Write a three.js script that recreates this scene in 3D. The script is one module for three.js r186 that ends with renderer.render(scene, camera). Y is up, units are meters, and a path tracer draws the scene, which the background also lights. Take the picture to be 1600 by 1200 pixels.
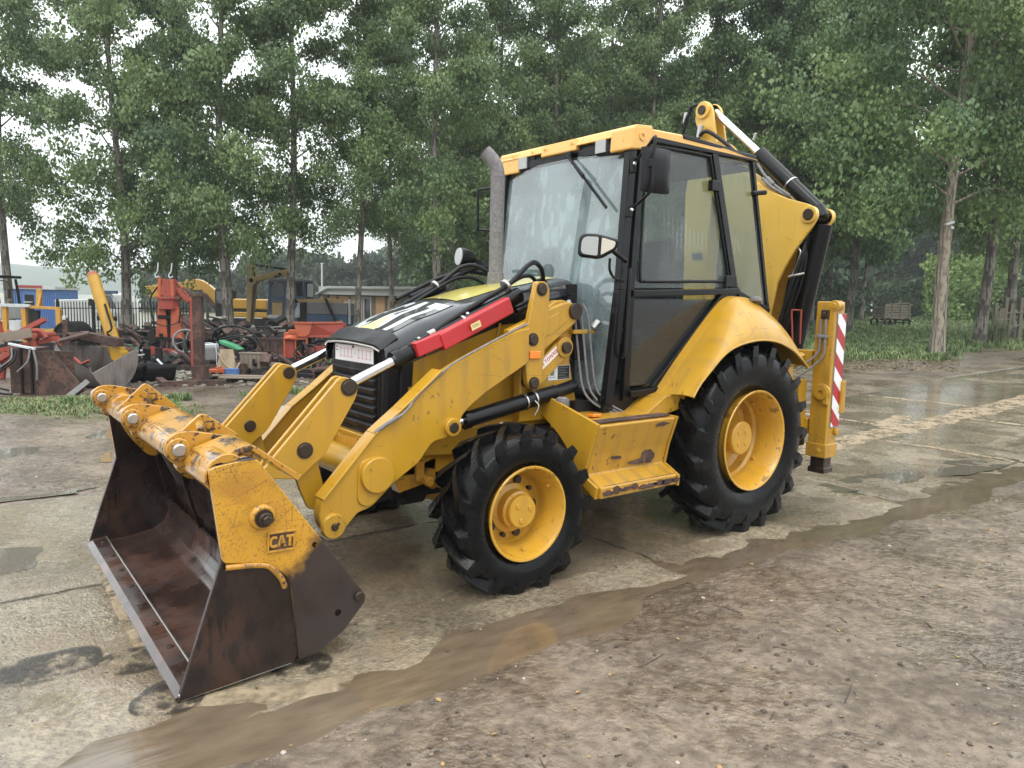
import * as THREE from 'three';
import { RoundedBoxGeometry } from 'three/addons/geometries/RoundedBoxGeometry.js';
import { mergeGeometries, toCreasedNormals } from 'three/addons/utils/BufferGeometryUtils.js';

// ---------- camera, sky, sun, exposure ----------
const scene = new THREE.Scene();
const camera = new THREE.PerspectiveCamera(55.47, 4 / 3, 0.1, 2500);
camera.rotation.order = 'YXZ';
camera.position.set(-2.655, 1.701, 4.329);
camera.rotation.set(-0.1118, -0.6616, 0.0243);
const renderer = new THREE.WebGLRenderer({ antialias: true });
renderer.toneMapping = THREE.LinearToneMapping;
renderer.toneMappingExposure = 1.4;
renderer.shadowMap.enabled = true;
const lerp = (a, b, t) => a + (b - a) * t;
const clamp = (x, a = 0, b = 1) => Math.min(b, Math.max(a, x));
const sst = (a, b, x) => { const t = clamp((x - a) / (b - a)); return t * t * (3 - 2 * t); };
const mulberry = (a) => () => { a |= 0; a = a + 0x6D2B79F5 | 0; let t = Math.imul(a ^ a >>> 15, 1 | a); t = t + Math.imul(t ^ t >>> 7, 61 | t) ^ t; return ((t ^ t >>> 14) >>> 0) / 4294967296; };
// periodic value noise
function hash2(ix, iy, s) { let h = Math.imul(ix, 374761393) + Math.imul(iy, 668265263) + Math.imul(s, 1442695041); h = Math.imul(h ^ h >>> 13, 1274126177); return ((h ^ h >>> 16) >>> 0) / 4294967296; }
function vn(x, y, per = 4096, s = 0) {
  const x0 = Math.floor(x), y0 = Math.floor(y); let fx = x - x0, fy = y - y0; fx = fx * fx * (3 - 2 * fx); fy = fy * fy * (3 - 2 * fy);
  const m = (v) => ((v % per) + per) % per, a = m(x0), b = m(x0 + 1), c = m(y0), d = m(y0 + 1);
  return lerp(lerp(hash2(a, c, s), hash2(b, c, s), fx), lerp(hash2(a, d, s), hash2(b, d, s), fx), fy);
}
function fbm(x, y, per, oct = 4, s = 0) { let v = 0, a = .5, t = 0; for (let i = 0; i < oct; i++) { v += a * vn(x, y, per, s + i * 7); t += a; x *= 2; y *= 2; per *= 2; a *= .5; } return v / t; }
const SUN = new THREE.Vector3(-.35, .86, .36).normalize();
{ // overcast: white, brighter overhead, soft cloud texture
  const W = 512, H = 256, d = new Float32Array(W * H * 4);
  for (let j = 0; j < H; j++) for (let i = 0; i < W; i++) {
    const el = ((j + .5) / H - .5) * Math.PI, s = Math.sin(el);
    const n = fbm(i / W * 8, j / H * 8, 8, 4, 3) - .5;
    let L = el > 0 ? lerp(.84, 2.15, Math.pow(s, .85)) * (1 + .22 * n) : .16;
    const k = (j * W + i) * 4; d[k] = L * .955; d[k + 1] = L * 1.0; d[k + 2] = L * 1.03; d[k + 3] = 1;
    if (el <= 0) { d[k] = .17; d[k + 1] = .15; d[k + 2] = .12; }
  }
  const t = new THREE.DataTexture(d, W, H, THREE.RGBAFormat, THREE.FloatType);
  t.mapping = THREE.EquirectangularReflectionMapping; t.magFilter = t.minFilter = THREE.LinearFilter; t.wrapS = THREE.RepeatWrapping; t.needsUpdate = true;
  scene.background = t; scene.environment = t;
}
scene.fog = new THREE.FogExp2(0xe4eaea, 0.0008);
const sun = new THREE.DirectionalLight(0xfff4e6, 0.9);
sun.position.copy(SUN).multiplyScalar(60); sun.castShadow = true; sun.shadow.radius = 45;
sun.shadow.mapSize.set(2048, 2048); Object.assign(sun.shadow.camera, { left: -25, right: 25, top: 25, bottom: -25, far: 150 });
scene.add(sun, sun.target);

// ---------- textures ----------
const TX = [];
function dtex(n, f, o = {}) { // f(u,v,i,j) -> [r,g,b] 0..1 (sRGB values for colour maps)
  const d = new Uint8Array(n * n * 4);
  for (let j = 0; j < n; j++) for (let i = 0; i < n; i++) { const c = f(i / n, j / n, i, j), k = (j * n + i) * 4; d[k] = clamp(c[0]) * 255; d[k + 1] = clamp(c[1]) * 255; d[k + 2] = clamp(c[2]) * 255; d[k + 3] = 255; }
  const t = new THREE.DataTexture(d, n, n); t.wrapS = t.wrapT = THREE.RepeatWrapping; t.magFilter = THREE.LinearFilter; t.minFilter = THREE.LinearMipmapLinearFilter; t.generateMipmaps = true;
  if (o.srgb) t.colorSpace = THREE.SRGBColorSpace;
  const m = o.size || 1; t.repeat.set(1 / m, 1 / m); t.needsUpdate = true; return t;
}
const s2 = (c) => c <= .0031308 ? 12.92 * c : 1.055 * Math.pow(c, 1 / 2.4) - .055;
const S = (a) => a.map(s2);
const mix3 = (a, b, t) => [lerp(a[0], b[0], t), lerp(a[1], b[1], t), lerp(a[2], b[2], t)];
const mul3 = (a, k) => [a[0] * k, a[1] * k, a[2] * k];
const YEL = [.475, .258, .017], RUST = [.085, .04, .022], DRUST = [.045, .03, .026];
// paint with faint dirt, a few chips; wear = 0..1
function paintTex(base, wear, seed, size = 1.3, chipC = RUST) {
  const n = 512; const rnd = mulberry(seed + 5);
  const scr = []; for (let i = 0; i < wear * 120; i++) { const a = rnd() * Math.PI * 2, l = .03 + rnd() * .16; scr.push([rnd(), rnd(), Math.cos(a) * l, Math.sin(a) * l, .0012 + rnd() * .0016]); }
  const mask = new Float32Array(n * n);
  for (const [x, y, dx, dy, w] of scr) { const st = Math.ceil(Math.hypot(dx, dy) * n * 1.5); for (let k = 0; k < st; k++) { const t = k / st, b = Math.sin(t * 3) * .01; const px = Math.floor((x + dx * t + b + 1) * n) % n, py = Math.floor((y + dy * t + 1) * n) % n; if (hash2(k >> 3, px, 3) > .25) mask[py * n + px] = 1; } }
  return dtex(n, (u, v, i, j) => {
    const a = fbm(u * 6, v * 6, 6, 4, seed), b = fbm(u * 40, v * 40, 40, 3, seed + 9), st = fbm(u * 24, v * 3, 3, 3, seed + 4);
    let c = mul3(base, .9 + .18 * a); c = mix3(c, [.15, .105, .06], clamp((st - .54) * (1.3 + wear * 1.6)) * .6);
    const chip = sst(.80 - wear * .10, .84 - wear * .09, b * .75 + a * .3); c = mix3(c, chipC, chip * (.35 + wear * .6));
    c = mix3(c, chipC, mask[j * n + i] * .75);
    return S(c);
  }, { srgb: true, size });
}
function roughTex(lo, hi, f, seed, size = 1) { return dtex(256, (u, v) => { const r = lerp(lo, hi, sst(.25, .75, fbm(u * f, v * f, f, 4, seed))); return [r, r, r]; }, { size }); }
function noiseTex(f, oct, seed, size, pw = 1, n = 256) { return dtex(n, (u, v) => { const r = Math.pow(fbm(u * f, v * f, f, oct, seed), pw); return [r, r, r]; }, { size }); }

function M(o) {
  const m = new THREE.MeshPhysicalMaterial({ roughness: o.r ?? .5, metalness: o.m ?? 0 });
  if (o.c) m.color.setRGB(...o.c); for (const k of ['map', 'roughnessMap', 'bumpMap', 'bumpScale', 'clearcoat', 'clearcoatRoughness', 'transmission', 'thickness', 'ior', 'side', 'vertexColors', 'emissiveIntensity', 'transparent', 'alphaMap', 'alphaTest', 'opacity', 'specularIntensity', 'metalnessMap', 'sheen']) if (o[k] !== undefined) m[k] = o[k];
  return m;
}
const rgh = roughTex(.55, 1, 8, 11, 1), fine = noiseTex(64, 3, 5, .5), mid = noiseTex(16, 4, 8, .8);
const m = {};
m.yellow = M({ map: paintTex(YEL, .24, 1), r: .5, roughnessMap: rgh, clearcoat: .3, clearcoatRoughness: .12 });
m.yellowBoomLit = M({ map: paintTex([.68, .42, .07], .15, 18), r: .5, roughnessMap: rgh, clearcoat: .3, clearcoatRoughness: .12 });  // extra light on boom and stick put into a brighter yellow
m.yellowMid = M({ map: paintTex([.46, .245, .02], .6, 14, 1.1), r: .5, roughnessMap: rgh, clearcoat: .3, clearcoatRoughness: .15 });
m.grime = M({ map: dtex(512, (u, v) => { const a = fbm(u * 5, v * 5, 5, 5, 15), b = fbm(u * 60, v * 60, 60, 3, 16), e = fbm(u * 12, v * 4, 4, 4, 17); let c = mul3([.50, .24, .02], .8 + .3 * a); c = mix3(c, [.17, .085, .025], sst(.50, .66, e * .6 + a * .4) * .75); c = mix3(c, DRUST, sst(.57, .64, b * .5 + e * .5)); return S(c); }, { srgb: true, size: .8 }), r: .42, roughnessMap: rgh, clearcoat: .7, clearcoatRoughness: .12, bumpMap: mid, bumpScale: .0015 });
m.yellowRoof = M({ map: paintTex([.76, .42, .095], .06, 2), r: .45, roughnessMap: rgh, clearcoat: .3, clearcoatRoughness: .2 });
m.yellowWorn = M({ map: paintTex([.50, .25, .022], .95, 3, .9), r: .5, roughnessMap: rgh, clearcoat: .5, clearcoatRoughness: .15, bumpMap: mid, bumpScale: .0015 });
m.yellowRim = M({ map: paintTex([.54, .29, .027], .55, 4), r: .45, roughnessMap: rgh, clearcoat: .3, clearcoatRoughness: .2 });
m.black = M({ c: [.004, .004, .005], r: .5, specularIntensity: .25, roughnessMap: rgh, clearcoat: .35, clearcoatRoughness: .1 });
m.hood = M({ c: [.007, .008, .011], r: .4, specularIntensity: .4, roughnessMap: rgh, clearcoat: .8, clearcoatRoughness: .08 });
m.plastic = M({ c: [.012, .012, .014], r: .6, specularIntensity: .5, roughnessMap: rgh, bumpMap: fine, bumpScale: .0006 });
m.rubber = M({ map: dtex(256, (u, v) => { const a = fbm(u * 5, v * 5, 5, 5, 77); return S(mix3([.0035, .0035, .004], [.008, .008, .0078], sst(.5, .8, a))); }, { srgb: true, size: .7 }), r: .30, specularIntensity: .36, roughnessMap: roughTex(.5, 1.4, 6, 31, .5), bumpMap: fine, bumpScale: .001 });
m.hose = M({ c: [.007, .007, .008], r: .4, specularIntensity: .6 });
m.chrome = M({ c: [.78, .79, .8], r: .12, m: 1 });
m.steel = M({ c: [.45, .44, .42], r: .35, m: .9, roughnessMap: rgh });
m.pin = M({ c: [.05, .035, .025], r: .45, m: .5, bumpMap: fine, bumpScale: .001 });
m.grey = M({ map: dtex(256, (u, v) => { const a = fbm(u * 24, v * 24, 24, 4, 5); return S(mul3([.17, .165, .165], .6 + .8 * a)); }, { srgb: true, size: .4 }), r: .7 });
m.bucketSteel = M({ map: dtex(512, (u, v) => { const a = fbm(u * 5, v * 5, 5, 5, 21), b = fbm(u * 50, v * 14, 14, 3, 22); let c = mix3([.026, .0145, .012], [.054, .029, .021], sst(.35, .7, a)); c = mix3(c, [.011, .009, .010], sst(.45, .75, b) * .75); return S(c); }, { srgb: true, size: 1.1 }), r: .42, m: .2, specularIntensity: .6, roughnessMap: roughTex(.45, 1.1, 7, 44, .9), clearcoat: .4, clearcoatRoughness: .14, bumpMap: mid, bumpScale: .002 });
m.bucketFloor = M({ map: dtex(512, (u, v) => { const a = fbm(u * 5, v * 5, 5, 5, 26), b = fbm(u * 12, v * 40, 12, 3, 27); let c = mix3([.036, .020, .016], [.088, .045, .033], sst(.32, .68, a)); c = mix3(c, [.03, .02, .019], sst(.5, .75, b) * .6); return S(c); }, { srgb: true, size: 1 }), r: .38, roughnessMap: roughTex(.35, 1.1, 8, 45, .8), clearcoat: .7, clearcoatRoughness: .12, bumpMap: mid, bumpScale: .002 });
m.rust = M({ map: dtex(512, (u, v) => { const a = fbm(u * 6, v * 6, 6, 5, 23), b = fbm(u * 30, v * 30, 30, 3, 24); let c = mix3([.05, .025, .02], [.105, .056, .04], sst(.35, .7, a)); c = mix3(c, [.03, .018, .015], sst(.5, .75, b)); return S(c); }, { srgb: true, size: 1.2 }), r: .75, bumpMap: mid, bumpScale: .004 });
m.dark = M({ c: [.012, .011, .011], r: .7, specularIntensity: .5, bumpMap: mid, bumpScale: .004 });
m.red = M({ map: paintTex([.45, .016, .022], .05, 6), r: .5, clearcoat: .25, clearcoatRoughness: .3 });
m.redWorn = M({ map: paintTex([.30, .045, .028], .8, 7, 1.2), r: .6 });
m.orange = M({ map: paintTex([.46, .085, .03], .7, 8, 1.2), r: .6 });
m.amber = M({ c: [.8, .22, .01], r: .2, clearcoat: 1 });
m.lens = M({ c: [.36, .37, .36], r: .12, clearcoat: 1, clearcoatRoughness: .03, bumpMap: noiseTex(30, 2, 3, .12), bumpScale: .002 });
m.white = M({ c: [.72, .72, .70], r: .5 });
m.blue = M({ map: paintTex([.07, .17, .42], .4, 9, 2), r: .55 });
m.navy = M({ map: paintTex([.03, .075, .16], .4, 10, 2), r: .55 });
m.beige = M({ map: paintTex([.42, .29, .12], .6, 12, 1.6), r: .6 });
m.green = M({ c: [.05, .26, .12], r: .5 });
m.wood = M({ map: dtex(256, (u, v) => { const g = fbm(u * 24, v * 2, 2, 4, 61); return S(mix3([.15, .12, .09], [.30, .25, .19], g)); }, { srgb: true, size: .6 }), r: .75 });
m.oldWood = M({ map: dtex(256, (u, v) => { const g = fbm(u * 24, v * 2, 2, 4, 63); return S(mix3([.09, .08, .06], [.19, .165, .13], g)); }, { srgb: true, size: .6 }), r: .85 });
m.pine = M({ map: dtex(256, (u, v) => { const g = fbm(u * 20, v * 2, 2, 4, 62); return S(mix3([.46, .27, .14], [.68, .44, .26], g)); }, { srgb: true, size: .8 }), r: .7 });
m.zinc = M({ c: [.55, .58, .62], r: .4, m: .2 });
m.whitePaint = M({ map: paintTex([.5, .52, .52], .3, 13, 2), r: .5 });
m.fabric = M({ c: [.36, .28, .19], r: .9, bumpMap: mid, bumpScale: .01 });
m.screen = M({ c: [.86, .92, .92], r: .02, transmission: .97, thickness: 0, ior: 2.0, clearcoat: 1, clearcoatRoughness: .03, side: THREE.DoubleSide });
m.mist = M({ c: [.62, .72, .76], r: .9, side: THREE.DoubleSide, transparent: true, alphaMap: dtex(512, (u, v) => { const a = fbm(u * 4, v * 4, 4, 4, 911), b = fbm(u * 30, v * 14, 14, 3, 912), e = fbm(u * 60, v * 3, 3, 3, 913); const k = .22 + .15 * sst(.3, .7, a) + .16 * sst(.52, .7, b) * sst(.4, .6, a) + .08 * (e - .5); return [k, k, k]; }, { size: 1.5 }) });
m.rain = M({ c: [.50, .53, .53], r: .5, side: THREE.DoubleSide, transparent: true, alphaMap: dtex(512, (u, v) => { const a = fbm(u * 5, v * 3, 3, 4, 921), e = fbm(u * 90, v * 4, 4, 4, 922), g = fbm(u * 160, v * 160, 160, 2, 923); const k = .02 + .18 * sst(.42, .75, e) * sst(.35, .6, a) + .04 * sst(.62, .75, g) + .07 * sst(.45, .7, a); return [k, k, k]; }, { size: 1.1 }) });
m.glassS = M({ c: [.55, .65, .62], r: .04, transmission: .96, thickness: 0, bumpMap: dtex(256, (u, v) => { const g = fbm(u * 40, v * 3, 3, 3, 71); return [g, g, g]; }, { size: .8 }), bumpScale: .0016, clearcoat: .6, clearcoatRoughness: .05 });
m.glassD = M({ c: [.20, .22, .22], r: .05, transmission: .9, thickness: 0, clearcoat: .5 });
m.pane = M({ c: [.05, .06, .07], r: .08, clearcoat: 1 });
m.mirror = M({ c: [.8, .8, .8], r: .05, m: 1 });
m.interior = M({ c: [.018, .018, .02], r: .8 });

// ---------- geometry helpers ----------
const V = (x, y, z) => new THREE.Vector3(x, y, z);
function clean(g) { if (g.index) g = g.toNonIndexed(); for (const k of Object.keys(g.attributes)) if (!['position', 'normal', 'color'].includes(k)) g.deleteAttribute(k); if (!g.attributes.normal) g.computeVertexNormals(); g.morphAttributes = {}; return g; }
function boxUV(g) {
  const p = g.attributes.position, uv = new Float32Array(p.count * 2), a = V(), b = V(), c = V(), n = V();
  for (let i = 0; i < p.count; i += 3) {
    a.fromBufferAttribute(p, i); b.fromBufferAttribute(p, i + 1); c.fromBufferAttribute(p, i + 2); n.copy(b).sub(a).cross(c.clone().sub(a));
    const ax = Math.abs(n.x), ay = Math.abs(n.y), az = Math.abs(n.z);
    [a, b, c].forEach((q, k) => { const o = (i + k) * 2; if (ax >= ay && ax >= az) { uv[o] = q.z; uv[o + 1] = q.y; } else if (ay >= az) { uv[o] = q.x; uv[o + 1] = q.z; } else { uv[o] = q.x; uv[o + 1] = q.y; } });
  }
  g.setAttribute('uv', new THREE.BufferAttribute(uv, 2)); return g;
}
function join(list) { list = list.flat(9).map(clean); const hasC = list.some(g => g.attributes.color); if (!hasC) list.forEach(g => g.deleteAttribute('color')); return boxUV(list.length > 1 ? mergeGeometries(list) : list[0]); }
const used = {};
function uniq(n) { used[n] = (used[n] ?? -1) + 1; return used[n] ? n + '_' + String(used[n]).padStart(3, '0') : n; }
function sh(o) { o.castShadow = o.receiveShadow = true; return o; }
const SPLIT = new Set('edge_rust end_roll arm_pin arm_boss ram_band boom_boss stick_boss boom_plate stick_plate edge_bolt jaw_cylinder lock_plate cover_plate inner_rib lever_pin tilt_lever cylinder_clamp tilt_hose hose_fitting bellcrank_pin root_pin boom_hose stick_hose hose_joint cylinder_line steel_line right_hose hose_bundle door_hinge hinge_bolt brow_bolt roof_rail wheel_nut lever tread_strip worn_patch frame_lines chassis side_shift_frame door_brace stick_pin stick_web boom_web hose_clip boom_inner boom_cylinder work_light grab_rail foot_hook arm_line valve_block steering_ram underside engine_side_panel plate_backing arm_root tilt_link lower_link tree_tag bark_split fender roof cab_floor console seat_back frame_corner swing_post hose_port pivot_bolt front_axle exhaust_pipe weld_bead'.split(' '));
function P(name, parent, mat, ...g) { const l = g.flat(9); if (l.length > 1 && SPLIT.has(name)) { let o; for (const q of l) o = P1(name, parent, mat, q); return o; } return P1(name, parent, mat, g); }
function P1(name, parent, mat, ...g) { const o = sh(new THREE.Mesh(join(g), mat)); o.name = name; parent.add(o); return o; }
function PG(name, parent) { const o = new THREE.Group(); o.name = name; parent.add(o); return o; }
function thing(name, label, category, pos = [0, 0, 0], turn = 0, group) { const o = new THREE.Group(); o.name = uniq(name); o.position.set(...pos); o.rotation.y = turn; o.userData = { label, category }; if (group) o.userData.group = group; scene.add(o); return o; }
function dup(src, name, label, pos, turn, group) { const o = src.clone(); o.name = uniq(name); o.position.set(...pos); o.rotation.set(0, turn, 0); o.userData = { ...src.userData, label }; if (group) o.userData.group = group; scene.add(o); return o; }
function struct(name, mat, ...g) { const o = sh(new THREE.Mesh(join(g), mat)); o.name = uniq(name); o.userData.kind = 'structure'; scene.add(o); return o; }
const T = (g, x = 0, y = 0, z = 0, rx = 0, ry = 0, rz = 0) => g.applyMatrix4(new THREE.Matrix4().compose(V(x, y, z), new THREE.Quaternion().setFromEuler(new THREE.Euler(rx, ry, rz)), V(1, 1, 1)));
function box(w, h, d, x = 0, y = 0, z = 0, rx = 0, ry = 0, rz = 0, r = .008) { r = Math.min(r, w * .3, h * .3, d * .3); return T(new RoundedBoxGeometry(w, h, d, 1, r), x, y, z, rx, ry, rz); }
// box given by its two corners
const bx = (x0, x1, y0, y1, z0, z1, r = .008) => box(Math.abs(x1 - x0), Math.abs(y1 - y0), Math.abs(z1 - z0), (x0 + x1) / 2, (y0 + y1) / 2, (z0 + z1) / 2, 0, 0, 0, r);
const Yax = V(0, 1, 0);
function aim(g, a, b) { a = V(...a); b = V(...b); const q = new THREE.Quaternion().setFromUnitVectors(Yax, b.clone().sub(a).normalize()); return g.applyMatrix4(new THREE.Matrix4().compose(a, q, V(1, 1, 1))); }
function cyl(a, b, r0, r1 = r0, seg = 24, c = .004) {
  const h = Math.hypot(b[0] - a[0], b[1] - a[1], b[2] - a[2]); c = Math.min(c, r0 * .3, h * .3);
  return aim(toCreasedNormals(new THREE.LatheGeometry([[0.0001, 0], [r0 - c, 0], [r0, c], [r1, h - c], [r1 - c, h], [0.0001, h]].map(p => new THREE.Vector2(...p)), seg), .7), a, b);
}
function pipe(a, b, r, ri, seg = 24) { const h = Math.hypot(b[0] - a[0], b[1] - a[1], b[2] - a[2]); return aim(toCreasedNormals(new THREE.LatheGeometry([[ri, 0], [r, 0], [r, h], [ri, h], [ri, 0]].map(p => new THREE.Vector2(...p)), seg), .7), a, b); }
function lathe(pts, a, b, seg = 48, cr = .6) { return aim(toCreasedNormals(new THREE.LatheGeometry(pts.map(p => new THREE.Vector2(...p)), seg), cr), a, b); }
function tube(pts, r, n = 24, seg = 8) { return new THREE.TubeGeometry(new THREE.CatmullRomCurve3(pts.map(p => V(...p)), false, 'catmullrom', .4), n, r, seg); }
function shp(pts) { // [x,y] or [x,y,radius]
  const s = new THREE.Shape(), n = pts.length;
  pts.forEach((p, i) => {
    const r = p[2] || 0, a = pts[(i + n - 1) % n], b = pts[(i + 1) % n];
    if (!r) { i ? s.lineTo(p[0], p[1]) : s.moveTo(p[0], p[1]); return; }
    const la = Math.hypot(a[0] - p[0], a[1] - p[1]), lb = Math.hypot(b[0] - p[0], b[1] - p[1]), ra = Math.min(r, la * .49) / la, rb = Math.min(r, lb * .49) / lb;
    const q0 = [lerp(p[0], a[0], ra), lerp(p[1], a[1], ra)], q1 = [lerp(p[0], b[0], rb), lerp(p[1], b[1], rb)];
    i ? s.lineTo(...q0) : s.moveTo(...q0); s.quadraticCurveTo(p[0], p[1], ...q1);
  });
  s.closePath(); return s;
}
function ext(pts, depth, bevel = .005, holes = []) {
  const s = pts.isShape ? pts : shp(pts); for (const [x, y, r] of holes) { const h = new THREE.Path(); h.absarc(x, y, r, 0, Math.PI * 2, true); s.holes.push(h); }
  const g = new THREE.ExtrudeGeometry(s, { depth: Math.max(depth - 2 * bevel, .0005), bevelEnabled: bevel > 0, bevelSize: bevel, bevelThickness: bevel, bevelOffset: -bevel, bevelSegments: 1, curveSegments: 10 });
  g.translate(0, 0, bevel); return g;
}
const plate = (pts, z0, z1, bevel, holes) => ext(pts, z1 - z0, bevel, holes).translate(0, 0, z0);            // polygon (x,y)
const BX = new THREE.Matrix4().makeBasis(V(0, 0, 1), V(0, 1, 0), V(-1, 0, 0)), BY = new THREE.Matrix4().makeBasis(V(1, 0, 0), V(0, 0, 1), V(0, -1, 0));
const plateX = (pts, x0, x1, bevel, holes) => ext(pts, x1 - x0, bevel, holes).applyMatrix4(BX).translate(x1, 0, 0); // polygon (z,y)
const plateY = (pts, y0, y1, bevel, holes) => ext(pts, y1 - y0, bevel, holes).applyMatrix4(BY).translate(0, y1, 0); // polygon (x,z)
function bar(a, b, w, d, r = .006) { const A = V(...a), B = V(...b), h = A.distanceTo(B), y = B.clone().sub(A).normalize(); let x = V(1, 0, 0); if (Math.abs(y.x) > .9) x = V(0, 0, 1); const z = x.clone().cross(y).normalize(); x = y.clone().cross(z).normalize(); r = Math.min(r, w * .3, d * .3); return new RoundedBoxGeometry(w, h, d, 1, r).applyMatrix4(new THREE.Matrix4().makeBasis(x, y, z).setPosition(A.add(B).multiplyScalar(.5))); }
function surf(f, nu, nv) { // f(u,v)->[x,y,z]
  const pos = [], idx = []; for (let j = 0; j <= nv; j++) for (let i = 0; i <= nu; i++) pos.push(...f(i / nu, j / nv));
  for (let j = 0; j < nv; j++) for (let i = 0; i < nu; i++) { const a = j * (nu + 1) + i, b = a + 1, c = a + nu + 1, d = c + 1; idx.push(a, b, d, a, d, c); }
  const g = new THREE.BufferGeometry(); g.setAttribute('position', new THREE.Float32BufferAttribute(pos, 3)); g.setIndex(idx); g.computeVertexNormals(); return g;
}
function thick(f, nu, nv, t) { // a curved sheet with real thickness: both faces and the rim
  const A = surf(f, nu, nv), n = A.attributes.normal, p = A.attributes.position, C = nu + 1;
  const q = []; for (let i = 0; i < p.count; i++) q.push(p.getX(i) - n.getX(i) * t, p.getY(i) - n.getY(i) * t, p.getZ(i) - n.getZ(i) * t);
  const B = new THREE.BufferGeometry(); B.setAttribute('position', new THREE.Float32BufferAttribute(q, 3)); const ix = []; for (let k = 0; k < A.index.count; k += 3) ix.push(A.index.getX(k), A.index.getX(k + 2), A.index.getX(k + 1)); B.setIndex(ix); B.computeVertexNormals();
  const ring = []; for (let i = 0; i <= nu; i++) ring.push(i); for (let j = 1; j <= nv; j++) ring.push(j * C + nu); for (let i = nu - 1; i >= 0; i--) ring.push(nv * C + i); for (let j = nv - 1; j >= 1; j--) ring.push(j * C);
  const rp = []; ring.forEach((a, k) => { const b = ring[(k + 1) % ring.length], g = (s, i) => [s[i * 3], s[i * 3 + 1], s[i * 3 + 2]]; const P0 = g(p.array, a), P1 = g(p.array, b), Q0 = g(q, a), Q1 = g(q, b); rp.push(...P0, ...Q0, ...Q1, ...P0, ...Q1, ...P1); });
  const R = new THREE.BufferGeometry(); R.setAttribute('position', new THREE.Float32BufferAttribute(rp, 3)); R.computeVertexNormals(); return [A, B, R];
}
function canvasMat(w, h, draw, o = {}) { const c = document.createElement('canvas'); c.width = w; c.height = h; draw(c.getContext('2d'), w, h); const t = new THREE.CanvasTexture(c); t.colorSpace = THREE.SRGBColorSpace; return M({ map: t, r: o.r ?? .4, clearcoat: o.cc ?? .3 }); }
// a thin printed sheet: 4 corners (bl, br, tr, tl), own 0..1 uv
function decal(name, parent, mat, bl, br, tr, tl) { const g = new THREE.BufferGeometry(); g.setAttribute('position', new THREE.Float32BufferAttribute([...bl, ...br, ...tr, ...bl, ...tr, ...tl], 3)); g.setAttribute('uv', new THREE.Float32BufferAttribute([0, 0, 1, 0, 1, 1, 0, 0, 1, 1, 0, 1], 2)); g.computeVertexNormals(); const o = sh(new THREE.Mesh(g, mat)); o.name = name; parent.add(o); return o; }

// ---------- layout of the yard: metres to the right of / ahead of the point where the picture was taken ----------
const FH = [.6144, -.7890], RH = [.7890, .6144], C0 = [-2.655, 4.329];
const lat = (x, z) => (x - C0[0]) * RH[0] + (z - C0[1]) * RH[1], dep = (x, z) => (x - C0[0]) * FH[0] + (z - C0[1]) * FH[1];
function tilt(x, z) { const l = lat(x, z), d = dep(x, z); return .0235 * l * sst(7, 16, Math.hypot(x, z)) * (Math.abs(l) > 60 ? 60 / Math.abs(l) : 1); }
const gp = (u, d, dy = 0) => { const l = (u - 800) / 1141 * d, x = C0[0] + FH[0] * d + RH[0] * l, z = C0[1] + FH[1] * d + RH[1] * l; return [x, tilt(x, z) + dy, z]; };
const FACE = Math.atan2(-FH[0], -FH[1]); // turn that makes a thing's +z side look at the viewer
// ---------- ground ----------
const dirtTex = dtex(1024, (u, v) => {
  const a = fbm(u * 5, v * 5, 5, 5, 101), b = fbm(u * 60, v * 60, 60, 3, 102), g = hash2(Math.floor(u * 512), Math.floor(v * 512), 9);
  let c = mix3([.10, .074, .051], [.185, .143, .103], sst(.3, .72, a * .6 + b * .4)); c = mul3(c, .72 + .55 * b);
  if (g > .996) c = mix3(c, [.34, .31, .26], .7); else if (g < .02) c = mul3(c, .5);
  return S(c);
}, { srgb: true, size: 2.6 });
const dirtRough = dtex(512, (u, v) => { const a = fbm(u * 6, v * 6, 6, 5, 111), b = fbm(u * 40, v * 40, 40, 2, 112); const r = lerp(.30, .95, sst(.36, .68, a * .75 + b * .25)); return [r, r, r]; }, { size: 3.7 });
m.dirt = M({ map: dirtTex, r: .80, roughnessMap: dirtRough, bumpMap: noiseTex(48, 4, 120, 1.1, 1, 512), bumpScale: .010, vertexColors: true, clearcoat: .18, clearcoatRoughness: .3 });
const slabTex = (seed, k) => dtex(512, (u, v) => {
  const a = fbm(u * 4, v * 4, 4, 5, seed), b = fbm(u * 90, v * 90, 90, 2, seed + 2), s = fbm(u * 9, v * 9, 9, 4, seed + 6);
  let c = mix3([.145, .116, .080], [.265, .218, .150], sst(.3, .7, a)); c = mul3(c, (.55 + .9 * b) * k); c = mix3(c, [.19, .142, .092], sst(.5, .72, s) * .65);
  return S(c);
}, { srgb: true, size: 2.2 });
const slabRough = dtex(512, (u, v) => { const a = fbm(u * 5, v * 5, 5, 5, 131), b = fbm(u * 90, v * 90, 90, 2, 132); const r = lerp(.12, .72, sst(.36, .70, a * .7 + b * .3)); return [r, r, r]; }, { size: 2.9 });
const slabBump = noiseTex(90, 2, 140, 1, 1, 512);
m.slabs = [[141, 1], [151, 1.1], [161, .9]].map(([s, k]) => M({ map: slabTex(s, k), r: .85, roughnessMap: slabRough, bumpMap: slabBump, bumpScale: .007, clearcoat: .55, clearcoatRoughness: .16 }));
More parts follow.
